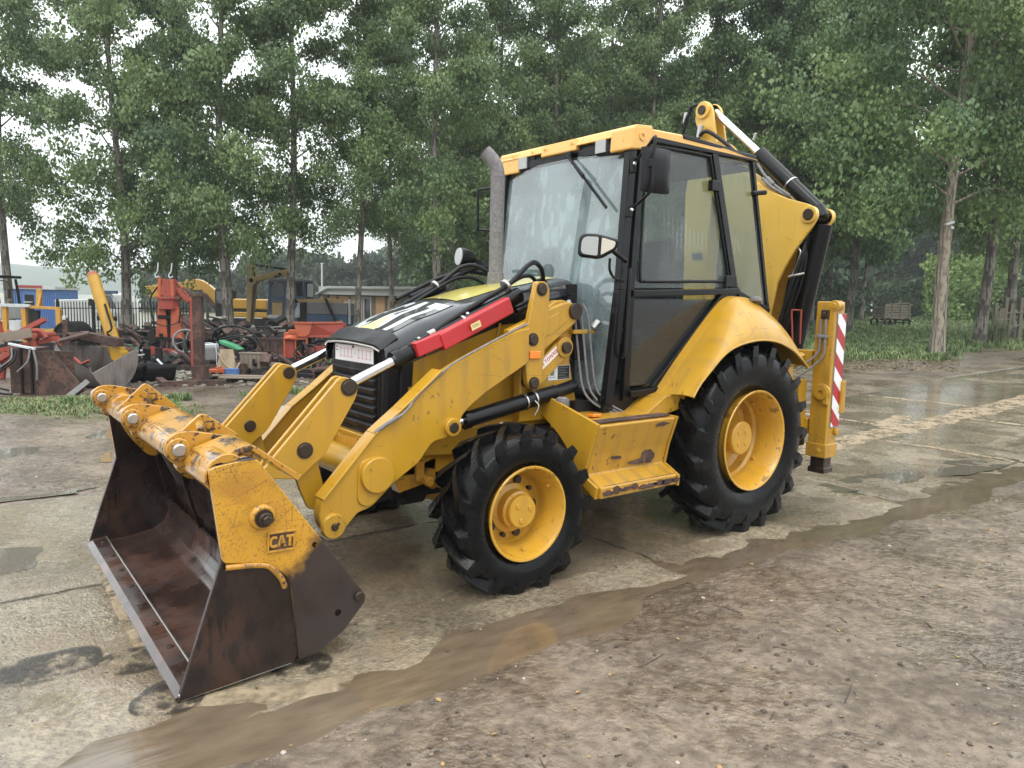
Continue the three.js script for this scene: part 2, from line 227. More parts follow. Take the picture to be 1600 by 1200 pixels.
m.sand = M({ map: dtex(256, (u, v) => { const a = fbm(u * 30, v * 30, 30, 3, 171), b = fbm(u * 5, v * 5, 5, 3, 172); return S(mul3([.30, .235, .15], .45 + .6 * a + .4 * b)); }, { srgb: true, size: .9 }), r: .85, bumpMap: fine, bumpScale: .004, transparent: true, alphaMap: dtex(512, (u, v) => { const a = fbm(u * 16, v * 16, 16, 4, 173), b = fbm(u * 60, v * 60, 60, 2, 174), k = sst(.20, .62, a * .6 + b * .4); return [k, k, k]; }, { size: 2.1 }) });
m.mud = M({ map: dtex(512, (u, v) => { const a = fbm(u * 4, v * 9, 4, 5, 181), b = fbm(u * 14, v * 40, 14, 4, 182); return S(mul3(mix3([.098, .070, .045], [.165, .125, .082], a), .72 + .55 * b)); }, { srgb: true, size: 1.9 }), r: .2, roughnessMap: roughTex(.3, 2.4, 9, 183, 1.2), clearcoat: .6, clearcoatRoughness: .07, bumpMap: dtex(512, (u, v) => { const a = fbm(u * 5, v * 26, 5, 4, 186); return [a, a, a]; }, { size: 1.3 }), bumpScale: .004 });
m.film = M({ c: [.93, .90, .84], r: .06, transmission: .96, thickness: 0, bumpMap: noiseTex(24, 3, 189, .8), bumpScale: .0012 });
m.oil = M({ c: [.03, .027, .024], r: .3, transparent: true, alphaMap: dtex(512, (u, v) => { const a = fbm(u * 7, v * 7, 7, 5, 187), b = fbm(u * 40, v * 40, 40, 3, 188), k = .7 * sst(.38, .60, a * .75 + b * .25); return [k, k, k]; }, { size: .6 }) });
m.water = M({ c: [.13, .11, .085], r: .10, clearcoat: .5, clearcoatRoughness: .03, bumpMap: noiseTex(20, 3, 185, .7), bumpScale: .0012 });

const SL = { x0: -9, x1: 23, z0: -2.7, z1: 1.55 };
const inSlab = (x, z) => x > SL.x0 && x < SL.x1 && z > SL.z0 && z < SL.z1;
const wz = (x, a) => (fbm(x * .7 + 9, a, 4096, 3, 15) - .5); // wandering edges
function slabH(x, z) { return tilt(x, z) + (fbm(x * .9 + 50, z * .9 + 50, 4096, 3, 201) - .5) * .016 + (fbm(x * 4 + 9, z * 4 + 5, 4096, 3, 202) - .5) * (.013 + .016 * sst(.5, 1.3, z)) - .012 * sst(1.2, 1.55, z) - .012 * sst(-2.2, -2.7, z); }
function gh(x, z) {
  let h = tilt(x, z); const dd = Math.hypot(x + 1, z);
  const r = fbm(x * .8 + 70, z * .8 + 70, 4096, 3, 211) - .5, f = fbm(x * 5 + 30, z * 5 + 30, 4096, 3, 212) - .5, far = sst(16, 40, dd);
  const ex = Math.max(SL.x0 - x, x - SL.x1), ez = Math.max(SL.z0 - z, z - SL.z1), e = Math.max(ex, ez);
  if (e < 0) return h - .05;
  h += -.010 + .010 * sst(0, .3, e);
  if (z > 1.55) { const ed = 1.50 + .6 * wz(x, 1) + .22 * (fbm(x * 3.5, z * 3.5, 4096, 3, 216) - .5) + .25 * sst(2.2, 4.5, x); h += sst(ed - .1, ed + .7, z) * .055 - .014 + f * .03 * sst(ed - .1, ed + .6, z) + r * .05 * sst(ed, ed + 1.5, z); }
  else h += r * .085 * (1 - far) + f * .016 * (1 - far) - .006;
  h += far * r * .25 + (dep(x, z) > 60 ? .002 * (dep(x, z) - 60) : 0);
  return h;
}
function grassAmt(x, z) {
  const l = lat(x, z), d = dep(x, z), n = fbm(x * .45 + 11, z * .45 + 7, 4096, 4, 221) - .5;
  let g = 0;
  if (l > 4) g = Math.max(g, sst(-.6, 1.6, d - (19.6 + (l - 8.8) * .62) + n * 5) * sst(5, 8, l + n * 2) * (1 - .75 * sst(.02, .16, fbm(x * .3 + 3, z * .3 + 1, 4096, 3, 225) - .5) * (1 - sst(30, 40, d))));
  g = Math.max(g, sst(.55, .2, Math.hypot((l + 7.9) / 2.4, (d - 10.9) / 1.2) * .5 + n * 1.1) * (l < -4 ? 1 : 0));   // patch behind the bucket on the left
  if (d > 26 && l < 4) g = Math.max(g, .75 * sst(26, 34, d));
  if (d > 70) g = 1;
  return g;
}
{
  const n = 560, pos = [], col = [], idx = []; const w = (s) => 11 * s + 9 * s ** 5 + 1400 * Math.pow(Math.abs(s), 13) * Math.sign(s);
  for (let j = 0; j <= n; j++) for (let i = 0; i <= n; i++) {
    const x = w(i / n * 2 - 1) + 1, z = w(j / n * 2 - 1) + .5; pos.push(x, gh(x, z), z);
    const g = grassAmt(x, z), a = fbm(x * .35 + 40, z * .35 + 40, 4096, 4, 231), l = lat(x, z), d = dep(x, z);
    let c = mul3([1, 1, 1], .72 + .55 * a); const junk = sst(11, 13, d) * (l < 3 ? 1 : 0); c = mix3(c, [.5, .45, .42], junk * .7);
    c = mix3(c, [.75, .98, .5], g); col.push(...c);
  }
  for (let j = 0; j < n; j++) for (let i = 0; i < n; i++) { const a = j * (n + 1) + i, b = a + 1, c = a + n + 1, d = c + 1; idx.push(a, d, b, a, c, d); }
  const g = new THREE.BufferGeometry(); g.setAttribute('position', new THREE.Float32BufferAttribute(pos, 3)); g.setAttribute('color', new THREE.Float32BufferAttribute(col, 3));
  g.setAttribute('uv', new THREE.Float32BufferAttribute(Array.from({ length: pos.length / 3 * 2 }, (_, k) => pos[(k >> 1) * 3 + (k & 1 ? 2 : 0)]), 2)); g.setIndex(idx); g.computeVertexNormals();
  const o = sh(new THREE.Mesh(g, m.dirt)); o.name = 'ground'; o.userData.kind = 'structure'; scene.add(o);
}
// ---------- concrete slabs of the yard road ----------
{
  const road = PG('concrete_road', scene); road.userData.kind = 'structure'; const rnd = mulberry(5);
  const rows = [[-.385, 1.54, -1.93], [-2.66, -.415, -.6]];
  for (const [z0, z1, off] of rows) for (let k = -3; k < 8; k++) {
    const x0 = off + k * 3 + .01, x1 = off + k * 3 + 2.99; if (x1 < SL.x0 || x1 > SL.x1) continue;
    const near = x0 < 5 && x1 > -4, n = near ? 44 : 14, tl = (rnd() - .5) * .006, tx = (rnd() - .5) * .002;
    const e = (t, ph) => (fbm(t * 14 + ph, ph, 4096, 3, 241) - .5) * .05;
    const g = thick((u, v) => { const x = lerp(x0, x1, u) + (Math.abs(u - .5) > .45 ? e(v * 2, k * 3 + u) : 0), z = lerp(z0, z1, v) + (Math.abs(v - .5) > .45 ? e(u * 3, k * 5 + v) : 0); const q = Math.min(u * 3, 3 - u * 3, v * 2, 2 - v * 2); return [x, slabH(x, z) + tl + tx * u - .012 * sst(.05, 0, q), z]; }, n, Math.round(n * .7), -.12);
    const mm = m.slabs[Math.floor(rnd() * 3)]; g.forEach(q => q.scale(1, 1, 1));
    P('slab', road, mm, g);
  }
  // sand washed into the joints
  const strip = (name, pts, hw, dy) => { // along points, ragged width, sinking into the slab at both edges
    const cv = new THREE.CatmullRomCurve3(pts.map(p => V(p[0], 0, p[1]))), L = cv.getLength(), nu = Math.ceil(L * 14);
    return surf((u, v) => { const p = cv.getPointAt(u), t = cv.getTangentAt(u), s = (v - .5) * 2, w = hw * (.35 + 1.3 * fbm(u * L * 1.1, s > 0 ? 3 : 8, 4096, 4, 251)), x = p.x - t.z * s * w, z = p.z + t.x * s * w; return [x, slabH(x, z) + dy + (fbm(x * 6, z * 6, 4096, 3, 252) - .5) * .012 - (dy + .004) * Math.pow(Math.abs(s), 3) - .012 * sst(.12, 0, Math.min(u, 1 - u) * L), z]; }, nu, 12);
  };
  struct('sand_joint', m.sand, strip('', [[3.4, -.4], [8, -.42], [12, -.44], [22, -.5]], .24, .009), strip('', [[7.07, -.35], [7.15, .7], [7.05, 1.5]], .04, .008), strip('', [[8.4, -.5], [8.35, -1.6], [8.4, -2.6]], .05, .008), strip('', [[11.4, -.5], [11.35, -2.6]], .05, .008), strip('', [[10.07, -.35], [10.1, 1.5]], .05, .008), strip('', [[8.2, -.62], [9.0, -.9], [9.6, -.95]], .2, .007));
  struct('sand_patch', m.sand, strip('', [[-1.93, -.9], [-1.9, -.2], [-1.95, .5], [-1.93, .8]], .11, .006), strip('', [[-2.1, 1.05], [-1.9, 1.22], [-1.6, 1.36], [-1.2, 1.42]], .09, .004));
}
// ---------- water lying on the ground ----------
{
  const blob = (cx, cz, rx, rz, y, a = 0, seed = 1, nf) => surf((u, v) => { const th = u * Math.PI * 2, r = v * (.65 + .7 * fbm(Math.cos(th) * 1.6 + 5, Math.sin(th) * 1.6 + seed * 3, 4096, 3, 260 + seed)), x = Math.cos(th) * r * rx, z = Math.sin(th) * r * rz, X = cx + x * Math.cos(a) - z * Math.sin(a), Z = cz + x * Math.sin(a) + z * Math.cos(a); return [X, tilt(X, Z) + y, Z]; }, 64, 10);
  struct('muddy_water', m.mud, surf((u, v) => { const x = lerp(-2.6, 7.5, u), a = .95 + .5 * wz(x, 31) - .12 * sst(2, 5, x), b = 2.4 + .3 * sst(3, 6, x); const z = lerp(a, b, v); return [x, tilt(x, z) - .0085 - .012 * sst(1.4, .95, z), z]; }, 140, 12));
  struct('wet_film', m.film, surf((u, v) => { const x = lerp(-8.9, 22.9, u), z = lerp(-2.62, 1.1, v); return [x, tilt(x, z) - .0005, z]; }, 160, 20));
  const gq = (u, v) => { const d = 1.701 * 1141 / (v - (472 + (u - 800) * .0243)) * .994, l = (u - 800) / 1141 * d; return [C0[0] + FH[0] * d + RH[0] * l, C0[1] + FH[1] * d + RH[1] * l]; };
  struct('oil_stain', m.oil, [[50, 1065, .16], [200, 1052, .14], [250, 1118, .13], [470, 1062, .12], [300, 1000, .1]].map(([u, v, r], i) => { const [x, z] = gq(u, v); const f = (a, q) => { const th = a * Math.PI * 2, rr = q * r * (.7 + .6 * fbm(Math.cos(th) + 4, Math.sin(th) + i * 3, 4096, 3, 291)), X = x + Math.cos(th) * rr * 1.2, Z = z + Math.sin(th) * rr; return [X, slabH(X, Z) + .0065, Z]; }; return surf(f, 32, 6); }));
  const pd = [[-3.6, -3.4, 1.9, .6, -.012, .25], [-2.8, -4.7, 1.8, .5, -.014, .1], [-4.8, -4.4, 2.0, .6, -.012, 0], [.4, -5.6, 1.8, .55, -.012, -.1], [1.6, -6.3, 1.8, .55, -.014, 0], [-.9, -4.2, 1.3, .45, -.013, .3], [-4.0, -2.0, 1.6, .6, -.003, 0], [-3.1, -1.2, 1.0, .4, .0, .2], [5.6, 1.55, 1.3, .3, -.012, .05], [6.7, 1.15, 1.1, .25, -.001, 0], [4.6, .9, .8, .2, .0, .1], [8.6, 1.3, 1.2, .25, -.006, 0], [5.5, -1.7, 1.0, .3, .0, .1], [2.2, -3.3, 1.3, .4, -.01, 0]];
  pd.forEach(([x, z, rx, rz, y, a], i) => struct('puddle', m.water, blob(x, z, rx, rz, y, a, i + 1)));
}
// ---------- grit, stones, twigs, grass ----------
function scatter(name, geo, mat, n, seed, fn, kind = 'stuff') {
  const rnd = mulberry(seed), im = new THREE.InstancedMesh(geo, mat, n), d = new THREE.Object3D(), c = new THREE.Color(); let k = 0, tries = 0;
  while (k < n && tries++ < n * 40) { const r = fn(rnd); if (!r) continue; d.position.set(...r.p); d.rotation.set(...(r.r || [0, rnd() * 6.3, 0])); d.scale.set(...r.s); d.updateMatrix(); im.setMatrixAt(k, d.matrix); if (r.c) im.setColorAt(k, c.setRGB(...r.c)); k++; }
  im.count = k; im.name = uniq(name); im.userData.kind = kind; sh(im); scene.add(im); return im;
}
const clump3 = (rnd, s) => { const g = new THREE.IcosahedronGeometry(1, 1), p = g.attributes.position; for (let i = 0; i < p.count; i++) { const x = p.getX(i), y = p.getY(i), z = p.getZ(i), k = .7 + .6 * fbm(x * 1.7 + s, y * 1.7 + z * 1.3 + s, 4096, 2, 7); p.setXYZ(i, x * k, y * k * .7, z * k); } g.computeVertexNormals(); return g; };
const yOn = (x, z) => inSlab(x, z) ? slabH(x, z) : gh(x, z);
scatter('gravel', clump3(0, 2), M({ c: [1, 1, 1], r: .6 }), 4200, 301, (r) => {
  const d = 1.6 + Math.pow(r(), 1.6) * 12, l = (r() - .5) * d * 1.5, x = C0[0] + FH[0] * d + RH[0] * l, z = C0[1] + FH[1] * d + RH[1] * l; const on = inSlab(x, z); if (on && r() > .25) return; if (z > 1.3 && z < 1.75 && r() > .2) return;
  const s = .002 + Math.pow(r(), 6) * .011, t = r(); return { p: [x, yOn(x, z) + s * .2, z], s: [s, s * .8, s * (.7 + r() * .6)], c: t < .12 ? [.36, .33, .28] : t < .45 ? [.18, .14, .10] : [.08, .066, .052] };
});
scatter('soil_clod', clump3(0, 5), M({ c: [1, 1, 1], r: .8, bumpMap: fine, bumpScale: .002 }), 300, 302, (r) => {
  const d = 1.8 + Math.pow(r(), 1.3) * 7, l = (r() - .2) * d * 1.0, x = C0[0] + FH[0] * d + RH[0] * l, z = C0[1] + FH[1] * d + RH[1] * l; if (z < 2) return; if (fbm(x * 1.4, z * 1.4, 4096, 3, 303) < .5) return;
  const s = .003 + Math.pow(r(), 5) * .013; return { p: [x, yOn(x, z) - s * .2, z], s: [s * 1.3, s, s], c: mul3([.07, .052, .04], .6 + r() * .8) };
});
scatter('fallen_twig', new THREE.CylinderGeometry(.35, 1, 1, 5).rotateZ(Math.PI / 2), M({ c: [1, 1, 1], r: .8 }), 34, 304, (r) => {
  const d = 2 + r() * 6, l = (r() - .3) * d * 1.1, x = C0[0] + FH[0] * d + RH[0] * l, z = C0[1] + FH[1] * d + RH[1] * l; if (z < 1.9) return; const L = .03 + Math.pow(r(), 3) * .16, w = .002 + r() * .002;
  return { p: [x, yOn(x, z) + .004, z], r: [0, r() * 6.3, (r() - .5) * .1], s: [L, w, w], c: r() < .3 ? [.3, .22, .12] : [.06, .045, .035] };
});
const fallenLeaf = (() => { const g = new THREE.BufferGeometry(); g.setAttribute('position', new THREE.Float32BufferAttribute([0, 0, -.5, .4, .08, 0, 0, 0, .6, 0, 0, -.5, 0, 0, .6, -.4, .06, 0], 3)); g.computeVertexNormals(); return g; })();
scatter('fallen_leaf', fallenLeaf, M({ c: [1, 1, 1], r: .7, side: THREE.DoubleSide }), 420, 305, (r) => {
  const d = 2 + r() * 10, l = (r() - .4) * d * 1.2, x = C0[0] + FH[0] * d + RH[0] * l, z = C0[1] + FH[1] * d + RH[1] * l; const s = .012 + r() * .02; if (inSlab(x, z) && r() > .3) return;
  return { p: [x, yOn(x, z) + .005, z], r: [(r() - .5) * .5, r() * 6.3, (r() - .5) * .5], s: [s, s, s], c: r() < .35 ? [.32, .2, .07] : [.07, .05, .035] };
});
const tuft = (() => { const r = mulberry(9), p = []; for (let i = 0; i < 16; i++) { const a = r() * 6.3, x = Math.cos(a) * r() * .5, z = Math.sin(a) * r() * .5, h = .5 + r() * .6, b = r() * 6.3, w = .05, lx = Math.cos(b) * h * (.25 + r() * .5), lz = Math.sin(b) * h * (.25 + r() * .5), wx = -Math.sin(b) * w, wz_ = Math.cos(b) * w; const mx = x + lx * .4, mz = z + lz * .4, my = h * .62; p.push(x - wx, 0, z - wz_, x + wx, 0, z + wz_, mx + wx * .8, my, mz + wz_ * .8, x - wx, 0, z - wz_, mx + wx * .8, my, mz + wz_ * .8, mx - wx * .8, my, mz - wz_ * .8, mx - wx * .8, my, mz - wz_ * .8, mx + wx * .8, my, mz + wz_ * .8, x + lx, h, z + lz); } const g = new THREE.BufferGeometry(); g.setAttribute('position', new THREE.Float32BufferAttribute(p, 3)); g.computeVertexNormals(); return g; })();
m.grass = M({ c: [1, 1, 1], r: .7, side: THREE.DoubleSide });
const gcol = (r) => mul3(mix3([.11, .175, .06], [.27, .30, .135], r() * r()), .7 + r() * .6);
scatter('meadow_grass', tuft, m.grass, 15000, 311, (r) => { const d = 17 + Math.pow(r(), 1.7) * 55, l = 3 + r() * (d * .75), x = C0[0] + FH[0] * d + RH[0] * l, z = C0[1] + FH[1] * d + RH[1] * l; if (grassAmt(x, z) < .25 + r() * .5) return; const s = (.1 + r() * .12) * (1 + d * .012); return { p: [x, gh(x, z) - .01, z], s: [s * 1.3, s, s * 1.3], c: gcol(r) }; });
scatter('yard_grass', tuft, m.grass, 900, 312, (r) => { const d = 8.6 + r() * 4, l = -9.5 + r() * 6.5, x = C0[0] + FH[0] * d + RH[0] * l, z = C0[1] + FH[1] * d + RH[1] * l; if (grassAmt(x, z) < .2 + r() * .5) return; const s = .025 + r() * .06; return { p: [x, gh(x, z) - .01, z], s: [s * 1.6, s, s * 1.6], c: mul3(mix3(gcol(r), [.16, .15, .07], r() * .6), 1.0) }; });
scatter('weed_tuft', tuft, m.grass, 160, 313, (r) => { const w = [[-.2, -7.6, .35], [.25, -8.2, .2], [1.9, -8.4, .5], [-.9, -8.6, .4]][Math.floor(r() * 4)], x = w[0] + (r() - .5) * w[2] * 2, z = w[1] + (r() - .5) * w[2]; const s = .05 + r() * .11; return { p: [x, gh(x, z) - .01, z], s: [s, s, s], c: gcol(r) }; });
// ---------- backhoe loader: x = towards its rear, z = towards its left side, front axle at x = 0 ----------
const L = thing('backhoe_loader', 'yellow and black backhoe loader with front bucket down on the wet concrete', 'backhoe loader');
const mz = (g) => { g = g.clone(); const p = clean(g); p.scale(1, 1, -1); const a = p.attributes.position.array, n = p.attributes.normal.array; for (let i = 0; i < a.length; i += 9) for (const q of [a, n]) for (let k = 0; k < 3; k++) { const t = q[i + 3 + k]; q[i + 3 + k] = q[i + 6 + k]; q[i + 6 + k] = t; } return p; };
const both = (name, parent, mat, ...g) => { const l = g.flat(9), sets = SPLIT.has(name) ? l.map(q => [q]) : [l]; for (const q of sets) { const a = join(q); P(name, parent, mat, a.clone()); P(name, parent, mat, mz(a)); } };

// --- wheels ---
function tyreGeo(R, W, rim, n, lugH, sweep, seed) {
  const Rb = R - lugH, hw = W / 2;
  const prof = []; // carcass from inner bead over the tread to outer bead, (radius, z)
  const side = [[rim - .015, hw * .62], [rim + .01, hw * .74], [lerp(rim, Rb, .3), hw * .97], [lerp(rim, Rb, .58), hw * 1.0], [lerp(rim, Rb, .82), hw * .93], [Rb - .022, hw * .84], [Rb - .004, hw * .5], [Rb, 0]];
  for (const [r, z] of side) prof.push([r, -z]); for (const [r, z] of side.slice(0, -1).reverse()) prof.push([r, z]);
  const g = new THREE.LatheGeometry(prof.map(p => new THREE.Vector2(...p)), 72); g.rotateX(Math.PI / 2);
  const tr = (z) => Rb - .002 - .022 * Math.pow(Math.abs(z) / (hw * .84), 3);
  const out = [g], rnd = mulberry(seed);
  for (const sd of [-1, 1]) for (let i = 0; i < n; i++) {
    const a0 = (i + (sd > 0 ? 0 : .5)) / n * Math.PI * 2 + (rnd() - .5) * .012, sec = [], NS = 7;
    for (let k = 0; k <= NS; k++) {
      const t = k / NS; let z, r, top; const zz = lerp(-.018, hw * .96, Math.min(1, t / .72));
      if (t <= .72) { z = zz; r = tr(Math.min(z, hw * .84)) - .012; top = R - .012 * Math.pow(Math.max(z, 0) / hw, 2); }
      else { const s = (t - .72) / .28; z = hw * (.96 + .045 * Math.sin(s * 2)); r = lerp(Rb - .03, lerp(rim, Rb, .52), s); top = lerp(R - .014, lerp(rim, Rb, .60), s); }
      const ang = a0 + sweep * Math.pow(Math.min(1, t / .8), .85), w = (.019 + .010 * t) * (R > .6 ? 1.15 : 1.25);
      const zi = t > .72 ? z - lerp(.02, .02, t) : z; sec.push({ ang, r, top, z: z * sd, zi: zi * sd, w });
    }
    const pt = (s, da, r, z) => [Math.cos(s.ang + da / r) * r, Math.sin(s.ang + da / r) * r, z], pos = [];
    const quad = (a, b, c, d) => sd > 0 ? pos.push(...a, ...b, ...c, ...a, ...c, ...d) : pos.push(...a, ...c, ...b, ...a, ...d, ...c);
    const ring = sec.map(s => [pt(s, -s.w * 1.25, s.r, s.zi), pt(s, -s.w, s.top, s.z), pt(s, s.w, s.top, s.z), pt(s, s.w * 1.25, s.r, s.zi)]);
    for (let k = 0; k < NS; k++) for (let q = 0; q < 3; q++) quad(ring[k][q], ring[k][q + 1], ring[k + 1][q + 1], ring[k + 1][q]);
    quad(ring[0][3], ring[0][2], ring[0][1], ring[0][0]); quad(ring[NS][0], ring[NS][1], ring[NS][2], ring[NS][3]);
    const lg = new THREE.BufferGeometry(); lg.setAttribute('position', new THREE.Float32BufferAttribute(pos, 3)); lg.computeVertexNormals(); out.push(lg);
  }
  return out;
}
function flatten(mesh, floor) { const p = mesh.geometry.attributes.position; for (let i = 0; i < p.count; i++) { const y = p.getY(i); if (y < floor) { p.setY(i, floor + (y - floor) * .04); p.setZ(i, p.getZ(i) * (1 + (floor - y) * 1.2)); } } }
const Z = (r) => r; // (radius, z) profile revolved about the axle
const revolve = (pts, seg = 48) => toCreasedNormals(new THREE.LatheGeometry(pts.map(p => new THREE.Vector2(Math.max(p[0], .0005), p[1])), seg).rotateX(Math.PI / 2), .5);
function boltRing(n, r, z, br, h, ph = 0) { return Array.from({ length: n }, (_, i) => { const a = ph + i / n * 6.2832; return cyl([Math.cos(a) * r, Math.sin(a) * r, z], [Math.cos(a) * r, Math.sin(a) * r, z + h], br, br, 6, .002); }); }
function makeWheel(front) {
  const w = new THREE.Group(); w.name = 'wheel';
  if (front) {
    const hw = .16, t = P('tyre', w, m.rubber, tyreGeo(.512, .325, .275, 15, .042, .42, 3)); flatten(t, -.466);
    P('rim', w, m.yellowRim, revolve([[.255, -.155], [.282, -.15], [.262, -.12], [.235, -.08], [.235, .06], [.262, .105], [.264, .125], [.283, .14], [.287, .152], [.283, .158], [.272, .156], [.258, .13], [.252, .10], [.228, .055], [.222, -.03], [.205, -.055], [.12, -.04], [.06, -.04], [.06, -.06], [.225, -.08]]), boltRing(3, .235, .075, .012, .02, .6));
    P('hub', w, m.yellowRim, revolve([[.15, -.04], [.15, -.015], [.118, -.005], [.112, .03], [.115, .035], [.115, .05], [.10, .058], [.099, .088], [.094, .096], [.03, .098], [.0, .098]]), boltRing(3, .055, .096, .017, .009, .3), boltRing(6, .105, .048, .008, .01));
    const hl = []; for (let i = 0; i < 10; i++) { const a = i / 10 * 6.283; hl.push(cyl([Math.cos(a) * .172, Math.sin(a) * .172, -.042], [Math.cos(a) * .172, Math.sin(a) * .172, i % 2 ? -.012 : -.022], i % 2 ? .014 : .026, undefined, 12, .002)); }
    P('wheel_nut', w, m.pin, hl);
  } else {
    const t = P('tyre', w, m.rubber, tyreGeo(.735, .44, .372, 19, .045, .36, 4)); flatten(t, -.699);
    P('rim', w, m.yellowRim, revolve([[.34, -.215], [.383, -.21], [.355, -.17], [.335, -.12], [.335, .05], [.352, .11], [.356, .17], [.380, .195], [.386, .212], [.382, .218], [.370, .214], [.348, .175], [.342, .115], [.326, .06], [.322, .0], [.305, -.02], [.3, -.09], [.27, -.12], [.1, -.13], [.1, -.15], [.33, -.14]]), boltRing(4, .318, .02, .014, .03, .9));
    P('hub', w, m.yellowRim, revolve([[.2, -.13], [.19, -.10], [.135, -.09], [.128, .06], [.132, .065], [.13, .09], [.12, .098], [0, .1]]), boltRing(4, .062, .092, .022, .012, .78));
    P('wheel_nut', w, m.pin, boltRing(8, .235, -.125, .018, .03, .2));
  }
  return w;
}
for (const [front, x, y, zc] of [[1, 0, .468, .96], [0, 2.169, .70, .945]]) { const w = makeWheel(front); w.position.set(x, y, zc); w.rotation.z = front ? .3 : .5; w.children[0].geometry = w.children[0].geometry; L.add(w); const w2 = w.clone(); w2.position.z = -zc; w2.rotation.y = Math.PI; w2.rotation.z = 0; L.add(w2); w.rotation.z = 0; }

// --- front bucket ---
{
  const B = PG('loader_bucket', L), zo = 1.225;
  const plateMat = (() => { // yellow paint worn to dark rust towards the ground: fixed to the plate
    const t = dtex(1024, (u, v, i, j) => {
      const x = -2 + u, y = v; // one metre square
      const n = fbm(u * 9, v * 9, 4096, 5, 401) - .5, n2 = fbm(u * 60, v * 60, 4096, 3, 402) - .5;
      const worn = sst(-.03, .10, (x + 1.42) * .75 + (.56 - y) * 1.05 + n * .16 + n2 * .05 - .0);
      let c = mul3([.58, .29, .022], .86 + .5 * (fbm(u * 7, v * 7, 4096, 4, 403) - .1) * .5);
      const sp = sst(.70, .74, fbm(u * 190, v * 190, 4096, 2, 404)); c = mix3(c, RUST, sp * .6); c = mix3(c, [.30, .13, .02], sst(.5, .8, fbm(u * 5, v * 9, 4096, 4, 406)) * .55);
      c = mix3(c, [.25, .1, .015], clamp(worn * 2 - .2) * (1 - worn)); let d = mix3([.036, .020, .016], [.017, .012, .011], fbm(u * 9, v * 9, 4096, 4, 405)); c = mix3(c, d, worn);
      return S(c);
    }, { srgb: true });
    t.offset.set(2, 0); const rnd = mulberry(8), d = t.image.data, n = 1024; // scratches
    for (let s = 0; s < 85; s++) { const y0 = .6 + rnd() * .4, x0 = rnd() * .75 + .1, a = rnd() < .5 ? (rnd() - .5) * .7 + .3 : 1.6 + (rnd() - .5) * .9, l = .04 + rnd() * .22, cv = (rnd() - .5) * 3; for (let k = 0; k < l * n * 1.6; k++) { const q = k / (n * 1.6), aa = a + cv * q, px = Math.floor((x0 + Math.cos(aa) * q) * n), py = Math.floor((y0 + Math.sin(aa) * q) * n); if (px < 1 || py < 1 || px >= n - 1 || py >= n - 1 || hash2(k >> 2, s, 5) < .3) continue; for (const [ox, oy] of s % 3 ? [[0, 0]] : [[0, 0], [1, 0]]) { const o = ((py + oy) * n + px + ox) * 4; d[o] = d[o] * .35 + 20; d[o + 1] = d[o + 1] * .35 + 12; d[o + 2] = d[o + 2] * .5 + 8; } } }
    return M({ map: t, r: .48, roughnessMap: rgh, clearcoat: .5, clearcoatRoughness: .18, bumpMap: mid, bumpScale: .0012 });
  })();
  const SP = [[-1.82, .985, .03], [-1.625, 1.012, .03], [-1.09, .255, .05], [-1.225, .115], [-1.37, .045], [-1.44, .04], [-1.475, .43, .05], [-1.572, .53, .02], [-1.768, .566, .02]];
  for (const s of [1, -1]) {
    const z0 = s > 0 ? zo - .03 : -zo, z1 = s > 0 ? zo : -zo + .03;
    P('side_plate', B, plateMat, plate(SP, z0, z1, .004, [[-1.362, .574, .017], [-1.249, .221, .02]])); P('side_liner', B, m.bucketSteel, plate(SP, s > 0 ? zo - .036 : -zo + .0305, s > 0 ? zo - .0305 : -zo + .036, .001));
    const j0 = s > 0 ? zo - .04 : -zo + .012, j1 = s > 0 ? zo - .012 : -zo + .04;
    P('jaw_side', B, m.bucketSteel, plate([[-1.772, .575], [-1.96, 0], [-1.46, .03], [-1.40, .12, .1], [-1.43, .48, .03], [-1.56, .55, .03]], j0, j1, .004));
    P('pivot_boss', B, m.yellowWorn, cyl([-1.6, .743, s * (zo - .002)], [-1.6, .743, s * (zo + .02)], .058, .052));
    P('pivot_bolt', B, m.pin, cyl([-1.6, .743, s * (zo + .015)], [-1.6, .743, s * (zo + .055)], .03), cyl([-1.6, .743, s * (zo + .05)], [-1.6, .743, s * (zo + .075)], .022, .022, 6), pipe([-1.6, .743, s * (zo + .018)], [-1.6, .743, s * (zo + .03)], .04, .031));
    P('edge_pin', B, m.pin, cyl([-1.143, .278, s * (zo - .002)], [-1.143, .278, s * (zo + .018)], .024));
    // rounded guard over the jaw arm and its worn yellow weld
    P('weld_bead', B, m.grime, tube([[-1.76, .545, s * (zo - .006)], [-1.66, .535, s * (zo - .004)], [-1.575, .515, s * (zo - .004)], [-1.52, .45, s * (zo - .005)], [-1.50, .40, s * (zo - .008)]], .014, 24, 8));
    P('bevel_strip', B, m.steel, bar([-1.955, .012, s * (zo - .024)], [-1.47, .040, s * (zo - .024)], .02, .034));
  }
  // bottom of the jaw, moldboard, cutting edge
  const prof = (pts) => (u, v) => { const cv = pts, t = u * (cv.length - 1), i = Math.min(cv.length - 2, Math.floor(t)), f = t - i; return [lerp(cv[i][0], cv[i + 1][0], f), lerp(cv[i][1], cv[i + 1][1], f), lerp(zo - .03, -zo + .03, v)]; };
  P('jaw_floor', B, m.bucketFloor, thick(prof([[-1.93, .012], [-1.7, .02], [-1.56, .045], [-1.49, .085], [-1.455, .15], [-1.45, .24]]), 20, 4, .02));
  P('cutting_edge', B, m.bucketFloor, plate([[-1.965, .002], [-1.965, .010], [-1.935, .034], [-1.852, .042], [-1.852, .004]], -zo + .03, zo - .03, .002));
  P('wear_line', B, m.steel, bar([-1.851, .042, -zo + .05], [-1.851, .042, zo - .05], .010, .010, .003));
